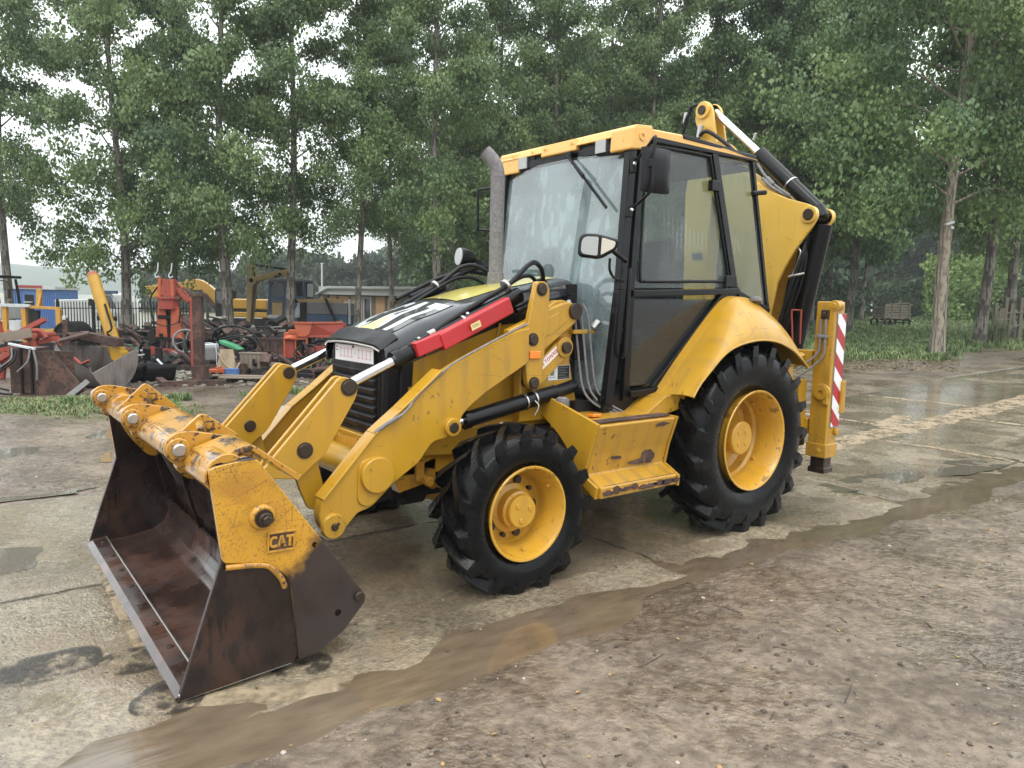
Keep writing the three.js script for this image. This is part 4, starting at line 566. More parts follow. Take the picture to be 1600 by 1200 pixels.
  P('soffit', C, m.plastic, bx(1.14, 1.24, 2.79, 2.862, -.48, .55, .01)); P('wiper', C, m.black, box(.03, .05, .07, 1.09, 2.80, .14), bar([1.075, 2.80, .14], [1.045, 2.62, .36], .018, .012), bar([1.055, 2.70, .26], [1.05, 2.37, .60], .012, .022), bar([1.06, 2.78, .16], [1.045, 2.60, .35], .008, .008));
  // inside
  const seat = PG('seat', C);
  P('seat_base', seat, m.interior, box(.5, .14, .5, 1.98, 1.42, 0, 0, 0, 0, .04), box(.34, .32, .36, 2.0, 1.2, 0, 0, 0, 0, .03));
  P('seat_back', seat, m.interior, box(.13, .62, .48, 2.25, 1.78, 0, 0, 0, -.16, .05), box(.10, .2, .3, 2.30, 2.16, 0, 0, 0, -.16, .04));
  P('console', C, m.interior, box(.22, .75, .28, 1.22, 1.32, 0, 0, 0, .2, .03), box(.2, .10, .42, 1.28, 1.74, 0, 0, 0, .3, .03), box(.5, .4, .16, 1.95, 1.35, .46), box(.5, .4, .16, 1.95, 1.35, -.46));
  P('steering_wheel', C, m.plastic, T(new THREE.TorusGeometry(.19, .016, 8, 32), 1.40, 1.86, 0, 0, Math.PI / 2, -.45), cyl([1.30, 1.70, 0], [1.39, 1.85, 0], .03), bar([1.40, 1.87, -.18], [1.40, 1.87, .18], .02, .02));
  P('lever', C, m.plastic, cyl([1.5, 1.5, .42], [1.46, 1.78, .44], .012), cyl([1.46, 1.77, .44], [1.455, 1.83, .44], .028), tube([[1.7, 1.66, .71], [1.62, 1.4, .71], [1.52, 1.25, .7]], .008, 10), tube([[1.9, 1.7, .70], [1.62, 1.34, .70], [1.60, 1.2, .7]], .01, 10));
  decal('cab_label', C, canvasMat(64, 32, (c) => { c.fillStyle = '#d8d8d0'; c.fillRect(0, 0, 64, 32); c.fillStyle = '#555'; c.font = 'bold 22px sans-serif'; c.fillText('JOB', 8, 24); }), [2.84, 2.12, -.06], [2.84, 2.12, .06], [2.82, 2.19, .06], [2.82, 2.19, -.06]);
}
// --- rear fenders ---
{
  const cx = 2.169, cy = .70;
  const ln = (k, u) => { const t = u * (k.length - 1), i = Math.min(k.length - 2, Math.floor(t)), f = t - i, q = (j) => k[clamp(j, 0, k.length - 1)]; return [0, 1].map(c => { const p0 = q(i - 1)[c], p1 = q(i)[c], p2 = q(i + 1)[c], p3 = q(i + 2)[c]; return .5 * (2 * p1 + (p2 - p0) * f + (2 * p0 - 5 * p1 + 4 * p2 - p3) * f * f + (3 * p1 - p0 - 3 * p2 + p3) * f * f * f); }); };
  const LI = [[1.41, 1.075], [1.484, 1.166], [1.606, 1.266], [1.721, 1.353], [1.85, 1.412], [2.02, 1.448], [2.207, 1.461], [2.40, 1.442], [2.60, 1.38], [2.75, 1.30], [2.857, 1.228]];
  const IN = [[1.41, 1.06], [1.60, 1.26], [1.78, 1.435], [1.93, 1.575], [2.05, 1.68], [2.16, 1.757], [2.28, 1.785], [2.46, 1.757], [2.66, 1.65], [2.81, 1.47], [2.90, 1.24]];
  const f = (u, v) => { const p = ln(LI, u), q = ln(IN, u), w = Math.pow(v, .82); return [lerp(p[0], q[0], w), lerp(p[1], q[1], w) + .018 * Math.sin(v * Math.PI), 1.15 - .285 * Math.pow(v, 1.35)]; };
  const f2 = (u, v) => { const b = f(u, 1), z = lerp(.867, .735, v); return [b[0], b[1] + .008 * v, z]; };
  both('fender', L, m.yellow, thick(f, 48, 16, .012), thick(f2, 48, 3, .012));
  both('fender_lip', L, m.yellow, tube(Array.from({ length: 25 }, (_, i) => f(i / 24, 0)), .008, 60));
  both('fender_inner', L, m.dark, thick((u, v) => { const p = f(lerp(.04, .96, u), .98), r = v < .5 ? 0 : 1, k = v; return [lerp(cx, p[0], .95 - .22 * Math.pow(1 - k, 1.6)), lerp(cy, p[1], .95 - .22 * Math.pow(1 - k, 1.6)) - .01, lerp(1.06, .72, v)].map((q, i) => i < 2 ? q : q); }, 32, 4, .01));
  P('fender_cap', L, m.grey, cyl([2.40, 1.745, .93], [2.405, 1.775, .925], .05), cyl([2.405, 1.77, .925], [2.407, 1.787, .924], .036));
}
// --- exhaust, lamps, mirrors ---
P('exhaust_pipe', L, m.grey, tube([[.60, 1.82, -.08], [.60, 2.2, -.08], [.60, 2.60, -.08], [.585, 2.69, -.09], [.555, 2.745, -.115], [.52, 2.785, -.14]], .052, 40, 18), cyl([.60, 1.80, -.08], [.60, 1.915, -.08], .064, .06));
P('exhaust_bore', L, m.dark, cyl([.531, 2.772, -.132], [.518, 2.789, -.143], .049));
{
  const h = PG('right_headlamp', L); P('lamp_shell', h, m.black, lathe([[.001, 0], [.04, .01], [.065, .06], [.074, .12], [.074, .13], [.066, .132]], [.70, 2.035, -.50], [.565, 2.045, -.53], 28)); P('lamp_lens', h, m.lens, cyl([.585, 2.044, -.528], [.562, 2.0455, -.5315], .069)); P('lamp_arm', h, m.black, bar([.70, 2.03, -.50], [.98, 1.98, -.66], .025, .025), cyl([.74, 1.96, -.5], [.74, 2.03, -.5], .025));
  const k = PG('left_headlamp', L);
  const hz = (pts, d, bev) => ext(pts, d, bev).applyMatrix4(new THREE.Matrix4().makeRotationY(-.72)).translate(.64, 2.0, .80);
  P('lamp_shell', k, m.black, hz([[-.03, 0, .04], [.12, -.015, .04], [.22, .05, .03], [.235, .11, .02], [.09, .145, .04], [-.02, .145, .05]], .10, .012));
  P('lamp_lens', k, m.lens, hz([[-.018, .013, .04], [.10, .0, .02], [.105, .13, .02], [-.01, .132, .05]], .02, .006).translate(-.052, 0, .062)); P('lamp_signal', k, M({ c: [.55, .50, .40], r: .15, clearcoat: 1 }), hz([[.11, .002, .02], [.205, .055, .02], [.215, .10, .02], [.115, .128, .02]], .02, .006).translate(-.052, 0, .062));
  P('lamp_arm', k, m.black, bar([.80, 2.05, .92], [1.08, 2.0, .78], .028, .028), tube([[.80, 2.0, .9], [.80, 1.93, .9], [.86, 1.88, .88], [1.04, 1.86, .80]], .009, 20));
}
{
  const k = PG('left_mirror', L); P('mirror_shell', k, m.plastic, thick((u, v) => { const s = u * 2 - 1, t = v * 2 - 1, b = .035 * (1 - Math.pow(Math.abs(s), 3)) * (1 - Math.pow(Math.abs(t), 3)), rr = 1 - .06 * Math.pow(Math.abs(s), 6); return [1.172 + s * .122, 2.60 + t * .15 * rr, .93 + b * 1.2 + s * .02]; }, 12, 12, .01)); P('mirror_glass', k, m.mirror, box(.20, .26, .005, 1.175, 2.60, .922, 0, -.16, 0));
  P('mirror_bracket', k, m.black, tube([[1.14, 2.66, .75], [1.14, 2.70, .80], [1.125, 2.79, .93], [1.12, 2.81, .96], [1.11, 2.77, .965], [1.10, 2.60, .965], [1.10, 2.47, .96], [1.10, 2.43, .92], [1.11, 2.36, .79]], .011, 50), cyl([1.10, 2.61, .95], [1.10, 2.66, .95], .022));
  const r = PG('right_mirror_bracket', L); P('bracket_tube', r, m.black, tube([[1.30, 2.68, -.72], [1.15, 2.67, -.85], [1.05, 2.655, -.94], [1.035, 2.63, -.95], [1.04, 2.34, -.95], [1.06, 2.315, -.94], [1.2, 2.31, -.80]], .011, 50)); P('bracket_knob', r, m.steel, cyl([1.26, 2.66, -.74], [1.26, 2.72, -.74], .018));
}
// steel lines up the front of the cab
P('steel_line', L, m.grey, ...[0, 1, 2].map(i => tube([[.80 + i * .045, 1.70, .52 + i * .02], [.82 + i * .045, 1.6, .56 + i * .02], [.85 + i * .045, 1.15, .62 + i * .02], [.90 + i * .05, 1.02, .68 + i * .02], [1.06 + i * .05, .93, .76]], .0085, 30)));
P('line_clamp', L, m.yellow, bx(.78, .98, 1.49, 1.52, .53, .60)); P('valve_block', L, m.steel, cyl([.96, 1.53, .60], [1.0, 1.58, .62], .028), cyl([.82, 1.66, .53], [.80, 1.72, .5], .02));
P('hose_bundle', L, m.hose, ...[0, 1, 2, 3].map(i => tube([[.66 + i * .03, 1.76 - i * .02, .20 + i * .06], [.74 + i * .02, 1.86 - i * .05, .26 + i * .05], [.80, 1.80 - i * .04, .32 + i * .05], [.82 + i * .02, 1.6, .36 + i * .05], [.86 + i * .02, 1.3, .42 + i * .04]], .02, 30)), tube([[.92, 1.03, .66], [1.0, .97, .74], [1.12, .975, .70], [1.3, .965, .72]], .016, 20));
P('bulkhead', L, m.dark, bx(.86, .95, .95, 1.84, -.6, .44));
P('step_lamp', L, m.amber, bx(.72, .80, .952, .972, .82, .88));
// right-hand hoses by the hood
P('right_hose', L, m.hose, tube([[.1, 1.72, -.47], [.4, 1.84, -.47], [.7, 1.96, -.5], [.95, 1.98, -.6]], .02, 24), tube([[.0, 1.70, -.50], [.35, 1.86, -.5], [.62, 1.93, -.52], [.9, 1.92, -.58]], .016, 24));
// --- rear frame, stabiliser legs ---
{
  const F = PG('rear_frame', L);
  P('side_shift_frame', F, m.yellow, bx(3.22, 3.34, 1.20, 1.35, -.96, .96), bx(3.22, 3.34, .62, .76, -.96, .96), bx(3.10, 3.22, .60, 1.10, .40, .94), bx(3.10, 3.22, .60, 1.10, -.94, -.40), bx(2.75, 3.2, .66, .95, -.4, .4), bar([2.9, 1.15, .80], [3.22, 1.30, .88], .06, .05));
  P('frame_corner', F, m.black, box(.14, .10, .14, 3.12, .58, .90), cyl([3.10, .60, .78], [3.10, .60, 1.0], .03));
  P('frame_lines', F, m.grey, tube([[3.19, 1.62, 1.04], [3.19, 1.36, 1.04], [3.17, 1.28, .99], [3.1, 1.18, .9]], .010, 24), tube([[3.19, 1.62, 1.085], [3.19, 1.33, 1.085], [3.17, 1.24, 1.03], [3.1, 1.12, .92]], .010, 24), bx(3.18, 3.21, 1.46, 1.49, 1.01, 1.11));
  P('tail_guard', F, m.redWorn, tube([[3.18, 1.40, .80], [3.18, 1.68, .77], [3.18, 1.69, .78], [3.18, 1.69, .85], [3.18, 1.68, .86], [3.18, 1.40, .87]], .0075, 40));
  for (const s of [1, -1]) {
    const sg = PG('stabiliser_leg', L); const Zb = (a, b) => s > 0 ? [a, b] : [-b, -a];
    P('leg_tube', sg, m.yellowMid, bx(3.215, 3.38, .45, 1.77, ...Zb(.98, 1.145), .012));
    P('leg_foot', sg, m.bucketSteel, bx(3.24, 3.36, .335, .50, ...Zb(1.0, 1.13), .01), box(.15, .05, .15, 3.30, .325, s * 1.065));
    P('foot_collar', sg, m.yellowMid, bx(3.205, 3.39, .44, .56, ...Zb(.97, 1.155), .008), cyl([3.195, .50, s * 1.09], [3.21, .50, s * 1.09], .018));
    P('leg_cap', sg, m.yellow, cyl([3.21, 1.735, s * 1.135], [3.30, 1.735, s * 1.135], .045), cyl([3.20, 1.735, s * 1.135], [3.215, 1.735, s * 1.135], .025));
    P('leg_boss', sg, m.yellowMid, cyl([3.195, 1.0, s * 1.085], [3.22, 1.0, s * 1.085], .075), pipe([3.18, 1.0, s * 1.085], [3.20, 1.0, s * 1.085], .058, .022), bx(3.19, 3.22, .90, 1.02, ...Zb(1.10, 1.145)));
    P('hose_port', sg, m.pin, bx(3.195, 3.22, 1.62, 1.70, ...Zb(1.03, 1.10)), cyl([3.18, 1.66, s * 1.06], [3.2, 1.66, s * 1.06], .02));
    P('foot_hook', sg, m.yellowMid, bx(3.38, 3.44, .82, 1.10, ...Zb(1.13, 1.175)), cyl([3.35, .66, s * 1.15], [3.35, .66, s * 1.175], .03));
    const st = canvasMat(64, 512, (c) => { c.fillStyle = '#e2e4e4'; c.fillRect(0, 0, 64, 512); c.fillStyle = '#a5121f'; for (let i = -1; i < 5; i++) { const y = 62 + i * 128; c.beginPath(); c.moveTo(0, y - 20); c.lineTo(64, y + 44); c.lineTo(64, y + 108); c.lineTo(0, y + 44); c.fill(); } for (let i = 0; i < 60; i++) { c.fillStyle = 'rgba(90,60,40,.25)'; c.fillRect(hash2(i, 1, 1) * 64, 380 + hash2(i, 2, 1) * 130, 2 + hash2(i, 3, 1) * 6, 2); } }, { r: .3 });
    P('marker_backing', sg, m.steel, bx(3.255, 3.40, .70, 1.672, ...Zb(1.1465, 1.1505), .001));
    const z = s * 1.1525; s > 0 ? decal('hazard_stripes', sg, st, [3.262, .71, z], [3.395, .71, z], [3.395, 1.668, z], [3.262, 1.668, z]) : decal('hazard_stripes', sg, st, [3.395, .71, z], [3.262, .71, z], [3.262, 1.668, z], [3.395, 1.668, z]);
  }
}
// --- folded boom and stick, parked sideways behind the cab ---
{
  const K = PG('backhoe_boom', L);
  const bp = [[-.40, 3.20, .05], [-.18, 3.12], [.02, 2.98], [.18, 2.87], [.38, 2.745, .15], [.52, 2.685], [.74, 2.615, .05], [.825, 2.53, .06], [.775, 2.44], [.615, 2.23], [.52, 2.07], [.455, 1.93], [.41, 1.66], [.38, 1.40, .08], [.12, 1.40, .08], [.02, 1.75], [-.08, 2.35], [-.40, 2.95]];
  P('boom_plate', K, m.yellowBoomLit, plateX(bp, 3.42, 3.45, .004), plateX(bp, 3.67, 3.70, .004));
  P('boom_web', K, m.yellow, ...[[[.02, 2.97], [.50, 2.67]], [[-.42, 3.18], [.02, 2.97]], [[-.06, 2.4], [.1, 1.6]]].map(([a, b]) => bar([3.56, a[1], a[0]], [3.56, b[1], b[0]], .22, .02)));
  P('boom_inner', K, m.dark, ...[[[.735, 2.42], [.50, 1.95]], [[.50, 1.95], [.42, 1.40]]].map(([a, b]) => bar([3.60, a[1], a[0]], [3.60, b[1], b[0]], .14, .02)));
  P('boom_boss', K, m.yellowBoomLit, cyl([3.40, 2.53, .735], [3.45, 2.53, .735], .075), cyl([3.67, 2.53, .735], [3.73, 2.53, .735], .075));
  P('boom_pin', K, m.pin, cyl([3.385, 2.53, .735], [3.745, 2.53, .735], .05));
  P('boom_cylinder', K, m.black, cyl([3.61, 2.46, .76], [3.62, 1.25, .53], .085), cyl([3.54, 2.40, .66], [3.54, 1.25, .45], .045));
  P('boom_hose', K, m.hose, ...[0, 1, 2, 3].map(i => tube([[3.46 + i * .05, 1.2, .40 + i * .02], [3.44 + i * .04, 1.6, .50 + i * .02], [3.44 + i * .04, 1.95, .60 + i * .02], [3.46 + i * .03, 2.2, .67], [3.5, 2.3, .66 - i * .03]], .016, 24)));
  P('hose_clip', K, m.steel, tube([[3.44, 1.99, .56], [3.43, 2.0, .62], [3.46, 2.02, .70]], .012, 12), tube([[3.45, 2.25, .63], [3.44, 2.2, .66], [3.46, 2.05, .60], [3.45, 1.98, .57]], .008, 20));
  P('swing_post', K, m.yellow, bx(3.40, 3.72, .72, 1.42, .08, .50), cyl([3.56, .70, .28], [3.56, 1.5, .28], .10));
  P('stick_cylinder', K, m.black, cyl([3.56, 2.58, .73], [3.56, 3.165, .095], .068), cyl([3.56, 2.50, .77], [3.56, 2.60, .71], .075));
  P('stick_rod', K, m.chrome, cyl([3.56, 3.15, .11], [3.56, 3.64, -.44], .036));
  P('cylinder_band', K, m.steel, pipe([3.56, 2.835, .455], [3.56, 2.845, .444], .074, .068));
  P('cylinder_line', K, m.grey, tube([[3.47, 2.72, .50], [3.45, 2.82, .36], [3.45, 2.93, .24], [3.47, 3.05, .14]], .013, 20), tube([[3.50, 2.70, .50], [3.42, 2.80, .35], [3.41, 2.90, .24]], .013, 20), cyl([3.44, 2.83, .34], [3.44, 2.90, .27], .024));
  const S_ = PG('backhoe_stick', L);
  const spt = [[-.63, 3.60, .05], [-.585, 3.72, .05], [-.50, 3.755, .06], [-.42, 3.68, .05], [-.36, 3.40], [-.30, 3.16], [-.36, 2.85], [-.40, 1.75, .05], [-.66, 1.75, .05], [-.70, 2.85], [-.66, 3.10], [-.56, 3.42]];
  P('stick_plate', S_, m.yellowBoomLit, plateX(spt, 3.47, 3.50, .004), plateX(spt, 3.62, 3.65, .004));
  P('stick_web', S_, m.yellowBoomLit, bar([3.56, 3.0, -.68], [3.56, 1.8, -.65], .12, .02), bar([3.56, 2.8, -.37], [3.56, 1.8, -.41], .12, .02), bx(3.5, 3.62, 1.76, 1.80, -.66, -.4));
  P('stick_boss', S_, m.yellowBoomLit, cyl([3.445, 3.655, -.52], [3.50, 3.655, -.52], .082), cyl([3.62, 3.655, -.52], [3.67, 3.655, -.52], .082), cyl([3.44, 3.12, -.48], [3.68, 3.12, -.48], .10), plateX([[-.42, 3.24, .05], [-.30, 3.34, .06], [-.14, 3.26, .06], [.02, 3.10], [-.05, 3.0], [-.4, 3.05]], 3.44, 3.47, .004));
  P('stick_pin', S_, m.pin, cyl([3.43, 3.655, -.52], [3.68, 3.655, -.52], .046), cyl([3.43, 3.12, -.48], [3.69, 3.12, -.48], .05));
  P('stick_hose', S_, m.hose, tube([[3.45, 3.20, -.72], [3.44, 3.38, -.80], [3.44, 3.46, -.86], [3.44, 3.36, -.93], [3.44, 3.2, -.92]], .02, 24), tube([[3.46, 3.70, -.66], [3.43, 3.6, -.70], [3.43, 3.45, -.74], [3.43, 3.3, -.84], [3.43, 3.2, -.9]], .018, 24), tube([[3.42, 3.20, -.62], [3.41, 3.40, -.50], [3.40, 3.42, -.40], [3.40, 3.32, -.24], [3.41, 3.2, -.1], [3.42, 3.08, -.02]], .02, 30), tube([[3.46, 3.72, -.56], [3.44, 3.70, -.66], [3.44, 3.55, -.70]], .014, 12));
  P('hose_joint', S_, m.steel, cyl([3.42, 3.38, -.52], [3.42, 3.50, -.50], .032), cyl([3.44, 3.56, -.72], [3.44, 3.66, -.71], .026), cyl([3.44, 3.18, -.92], [3.44, 3.30, -.92], .035), cyl([3.56, 3.36, .04], [3.56, 3.30, .02], .012));
}
// ---------- trees ----------
m.bark = M({ map: dtex(512, (u, v) => { const a = fbm(u * 26, v * 5, 5, 4, 501), b = fbm(u * 6, v * 6, 6, 4, 502), k = sst(.35, .62, a); let c = mix3([.06, .052, .045], [.21, .19, .16], k); c = mix3(c, [.12, .13, .08], sst(.5, .75, b) * .5); return S(c); }, { srgb: true, size: 1.1 }), r: .9, bumpMap: dtex(256, (u, v) => { const a = fbm(u * 26, v * 5, 5, 4, 501); return [a, a, a]; }, { size: 1.1 }), bumpScale: .03 });
m.barkPale = M({ map: dtex(512, (u, v) => { const a = fbm(u * 22, v * 4, 4, 4, 511), b = fbm(u * 5, v * 5, 5, 4, 512), k = sst(.32, .55, a); let c = mix3([.075, .065, .055], [.30, .26, .20], k); c = mix3(c, [.16, .13, .10], sst(.5, .72, b) * .7); return S(c); }, { srgb: true, size: 1.1 }), r: .9, bumpMap: dtex(256, (u, v) => { const a = fbm(u * 22, v * 4, 4, 4, 511); return [a, a, a]; }, { size: 1.1 }), bumpScale: .03 });
m.leaf = M({ c: [1, 1, 1], r: .5, side: THREE.DoubleSide, transmission: .3, thickness: 0 });
m.leafFar = M({ c: [1, 1, 1], r: .8, side: THREE.DoubleSide });
function leafClump(n, R, s, seed, flat = .75) {
  const r = mulberry(seed), p = [];
  for (let i = 0; i < n; i++) {
    const th = r() * 6.283, ph = Math.acos(2 * r() - 1), q = R * Math.pow(r(), .45), c = V(Math.sin(ph) * Math.cos(th) * q, Math.cos(ph) * q * flat, Math.sin(ph) * Math.sin(th) * q);
    const a = V(r() - .5, -.9 - r() * .6, r() - .5).normalize(), b = V(r() - .5, (r() - .5) * .6, r() - .5).cross(a).normalize(), k = s * (.65 + r() * .7), nn = a.clone().cross(b).multiplyScalar(k * .12);
    const t = c.clone().addScaledVector(a, -k * .5), e = c.clone().addScaledVector(a, k * .62), l = c.clone().addScaledVector(b, k * .46).addScaledVector(a, -k * .12).add(nn), g = c.clone().addScaledVector(b, -k * .46).addScaledVector(a, -k * .12).add(nn);
    p.push(...t.toArray(), ...l.toArray(), ...e.toArray(), ...t.toArray(), ...e.toArray(), ...g.toArray());
  }
  const g = new THREE.BufferGeometry(); g.setAttribute('position', new THREE.Float32BufferAttribute(p, 3)); g.computeVertexNormals(); return g;
}
const clumps = [leafClump(36, .42, .096, 1), leafClump(36, .46, .096, 2), leafClump(32, .52, .112, 3), leafClump(34, .9, .24, 4)];
function limbGeo(pts, r0, r1, nu, nv) { const cv = new THREE.CatmullRomCurve3(pts), fr = cv.computeFrenetFrames(nu, false); return surf((u, v) => { const i = Math.round(v * nu), p = cv.getPoint(v), a = u * 6.28318, r = lerp(r0, r1, Math.pow(v, .8)) * (1 + .10 * (fbm(Math.cos(a) * 1.2 + 9, v * 9 + Math.sin(a), 4096, 2, 521) - .5) * 2) + (r0 > .15 ? r0 * .22 * Math.pow(1 - v, 30) : 0); const N = fr.normals[i], B = fr.binormals[i]; return [p.x + (N.x * Math.cos(a) + B.x * Math.sin(a)) * r, p.y + (N.y * Math.cos(a) + B.y * Math.sin(a)) * r, p.z + (N.z * Math.cos(a) + B.z * Math.sin(a)) * r]; }, nv, nu); }
function makeTree(name, label, o) { // o: h, r, y0, R, n, seed, lean, clump, hue
  const t = thing(name, label, 'tree', [0, 0, 0], 0, o.group), rnd = mulberry(o.seed), h = o.h;
  const ax = (y) => V((o.lean?.[0] ?? 0) * y + .14 * Math.sin(y * .35 + o.seed), y, (o.lean?.[1] ?? 0) * y + .12 * Math.sin(y * .3 + o.seed * 2)).sub(V(.14 * Math.sin(o.seed), 0, .12 * Math.sin(o.seed * 2)));
  const tp = []; for (let i = 0; i <= 10; i++) tp.push(ax(-.15 + (h + .1) * i / 10));
  P('trunk', t, o.bark || m.bark, limbGeo(tp, o.r, .03, 36, 14));
  const pts = []; const br = [];
  for (let i = 0; i < o.n; i++) {
    const f = (i + rnd()) / o.n, y = lerp(o.y0, h * .97, Math.pow(f, .9)), az = i * 2.39996 + rnd() * 1.2, env = o.R * (.55 + .45 * Math.sin(Math.min(1, f * 1.5 + .18) * 2.2)) * (1 - .55 * Math.pow(f, 2.2)), len = env * (.7 + rnd() * .5), up = lerp(.15, .95, rnd()) * (f < .18 ? .35 : 1);
    const b = ax(y), dir = V(Math.cos(az), up, Math.sin(az)).normalize(), e = b.clone().addScaledVector(dir, len), mid = b.clone().lerp(e, .5).add(V((rnd() - .5) * .3, .12 * len, (rnd() - .5) * .3)), tip = e.clone().add(V(0, -.10 * len * (f < .4 ? 1.6 : .5), 0));
    br.push(limbGeo([b, mid, tip], Math.max(.018, o.r * .22 * (1 - f * .6)), .006, 8, 5));
    const cv = new THREE.CatmullRomCurve3([b, mid, tip]), K = Math.round((o.cl || 40) * 1.25 * (.5 + len / o.R * .6));
    for (let k = 0; k < K; k++) { const q = .22 + .85 * Math.pow(rnd(), .8), p = cv.getPoint(Math.min(1, q)); const sp = .10 + .26 * len * (.35 + .5 * q) * .6; p.add(V((rnd() + rnd() - 1) * sp * 1.5, (rnd() + rnd() - 1) * sp - rnd() * rnd() * (f < .3 ? 1.3 : .5), (rnd() + rnd() - 1) * sp * 1.5)); if (fbm(p.x * .8 + o.seed * 7 + 60, p.y * .8 + p.z * .6 + 60, 4096, 2, 531) < (o.gap ?? .36)) continue; pts.push(p); }
  }
  P('branch', t, o.bark || m.bark, br).userData.kind = 'stuff';
  const im = new THREE.InstancedMesh(clumps[o.clump ?? 0], o.mat || m.leaf, pts.length), d = new THREE.Object3D(), c = new THREE.Color(), hue = o.hue || [[.06, .122, .042], [.19, .27, .085]];
  pts.forEach((p, i) => { d.position.copy(p); d.rotation.set((rnd() - .5) * .8, rnd() * 6.28, (rnd() - .5) * .8); d.scale.setScalar(.6 + rnd() * .8); d.updateMatrix(); im.setMatrixAt(i, d.matrix); const k = clamp(fbm(p.x * .6 + 30, p.y * .6 + p.z * .5 + o.seed, 4096, 2, 541) * 1.5 - .35 + (rnd() - .5) * .4); const q = mix3(hue[0], hue[1], k); im.setColorAt(i, c.setRGB(q[0], q[1], q[2])); });
  im.name = 'crown'; im.userData.kind = 'stuff'; sh(im); t.add(im); return t;
}
{
  const protos = [
    { h: 19, r: .23, y0: 3.5, R: 3.4, n: 54, seed: 11, clump: 0, cl: 34, gap: .365 }, { h: 20, r: .2, y0: 4.5, R: 3.1, n: 54, seed: 12, clump: 1, cl: 34, gap: .365 },
    { h: 18, r: .21, y0: 2.5, R: 3.9, n: 50, seed: 13, clump: 0, cl: 34, gap: .37 }, { h: 21, r: .2, y0: 5.6, R: 3.3, n: 56, seed: 14, clump: 1, cl: 34, gap: .365 },
  ];
  const G = 'poplars in rows behind the yard', made = [];
  const put = (k, label, u, d, s = 1, turn = 0, opt = {}) => {
    const p = gp(u, d, -.05); let t; if (!made[k]) { t = made[k] = makeTree('poplar_tree', label, { ...protos[k], group: G, ...opt }); t.position.set(...p); } else t = dup(made[k], 'poplar_tree', label, p, turn, G);
    t.rotation.y = turn; t.scale.set(s, s, s); return t;
  };
  // front row, left to right
  put(2, 'poplar with the leftmost visible trunk, its leaves hanging low over the yard', 195, 30, 1, .4);
  put(0, 'poplar with bare trunk standing just right of the rusty steel post', 357, 29, 1.0, 2);
  put(1, 'poplar with trunk in front of the cab of the blue and white excavator', 450, 29.5, 1, 1);
  put(3, 'slim dark poplar with trunk standing before the wooden cabin', 556, 30, .78, 3);
  put(1, 'poplar with pale trunk rising beside the right end of the wooden cabin', 682, 29, .98, 4.2);
  put(0, 'poplar half hidden behind the red hydraulic tower', 268, 34, .95, 5);
  put(2, 'thin poplar close behind the pale trunk right of the cabin', 704, 35, .8, 2.6);
  put(3, 'poplar whose crown fills the top left corner', 18, 31, .95, 1.4);
  const H2 = [[.075, .15, .046], [.19, .285, .085]];
  made[4] = null; protos[4] = { h: 19, r: .225, y0: 4.6, R: 4.6, n: 62, seed: 21, clump: 2, cl: 48, bark: m.barkPale, hue: H2, lean: [.004, .002] };
  const big = put(4, 'nearest poplar on the right with pale tan bark and a white tag on its trunk', 1462, 23.4, 1, 0);
  P('tree_tag', big, m.whitePaint, box(.28, .07, .14, -.30, 4.18, .15, 0, -.66, .35, .01), box(.10, .09, .10, -.21, 4.05, .20, 0, -.66, 0, .02));
  protos[5] = { h: 18, r: .22, y0: 4.8, R: 4.0, n: 60, seed: 22, clump: 2, cl: 44, hue: H2, lean: [.016, .01] };
  put(5, 'second poplar on the right, beside the wooden fence', 1525, 28, 1, .5);
  put(5, 'third poplar on the right, standing in the line of the wooden fence', 1572, 31.5, 1, 3);
  put(4, 'poplar at the right edge behind the fence', 1625, 36, .9, 2.2);
  // behind the cab: crowns that hide the sky
  const ORD = 'first second third fourth fifth sixth seventh eighth ninth tenth eleventh twelfth thirteenth fourteenth fifteenth sixteenth seventeenth eighteenth nineteenth twentieth'.split(' ');
  [[770, 38, 0, 1, 1], [850, 36, 3, 1, 2], [930, 39, 2, 1.05, 3], [1010, 36, 1, 1, 4], [1090, 38, 0, 1.05, 5], [1170, 37, 5, 1, 6], [1245, 40, 4, .95, .7], [1320, 38, 5, 1, 1.7], [612, 46, 3, .95, .3]].sort((a, b) => a[0] - b[0]).forEach(([u, d, k, s, t], i) => put(k, 'poplar, ' + ORD[i] + ' from the left in the row closest behind the cab and boom', u, d, s, t));
  // plantation trunks further back on the right
  protos[6] = { h: 17, r: .19, y0: 5.5, R: 3.6, n: 40, seed: 31, clump: 3, cl: 20, mat: m.leafFar, hue: [[.05, .115, .04], [.14, .22, .07]] };
  protos[7] = { h: 18, r: .21, y0: 5.2, R: 3.8, n: 40, seed: 32, clump: 3, cl: 22, mat: m.leafFar, hue: [[.045, .10, .036], [.13, .205, .06]] };
  const r = mulberry(77);
  ;[[1165, 48], [1215, 52], [1262, 47], [1290, 60], [1340, 58], [1640, 60], [1120, 55], [1070, 52], [1020, 58], [960, 54], [900, 58], [840, 53], [770, 60], [700, 62], [1230, 72]].sort((a, b) => a[0] - b[0]).forEach(([u, d], i) => put(6 + (r() < .5 ? 1 : 0), 'slimmer poplar, ' + ORD[i] + ' from the left in the deep shade far behind the machine', u, d, .85 + r() * .3, r() * 6.28));
}
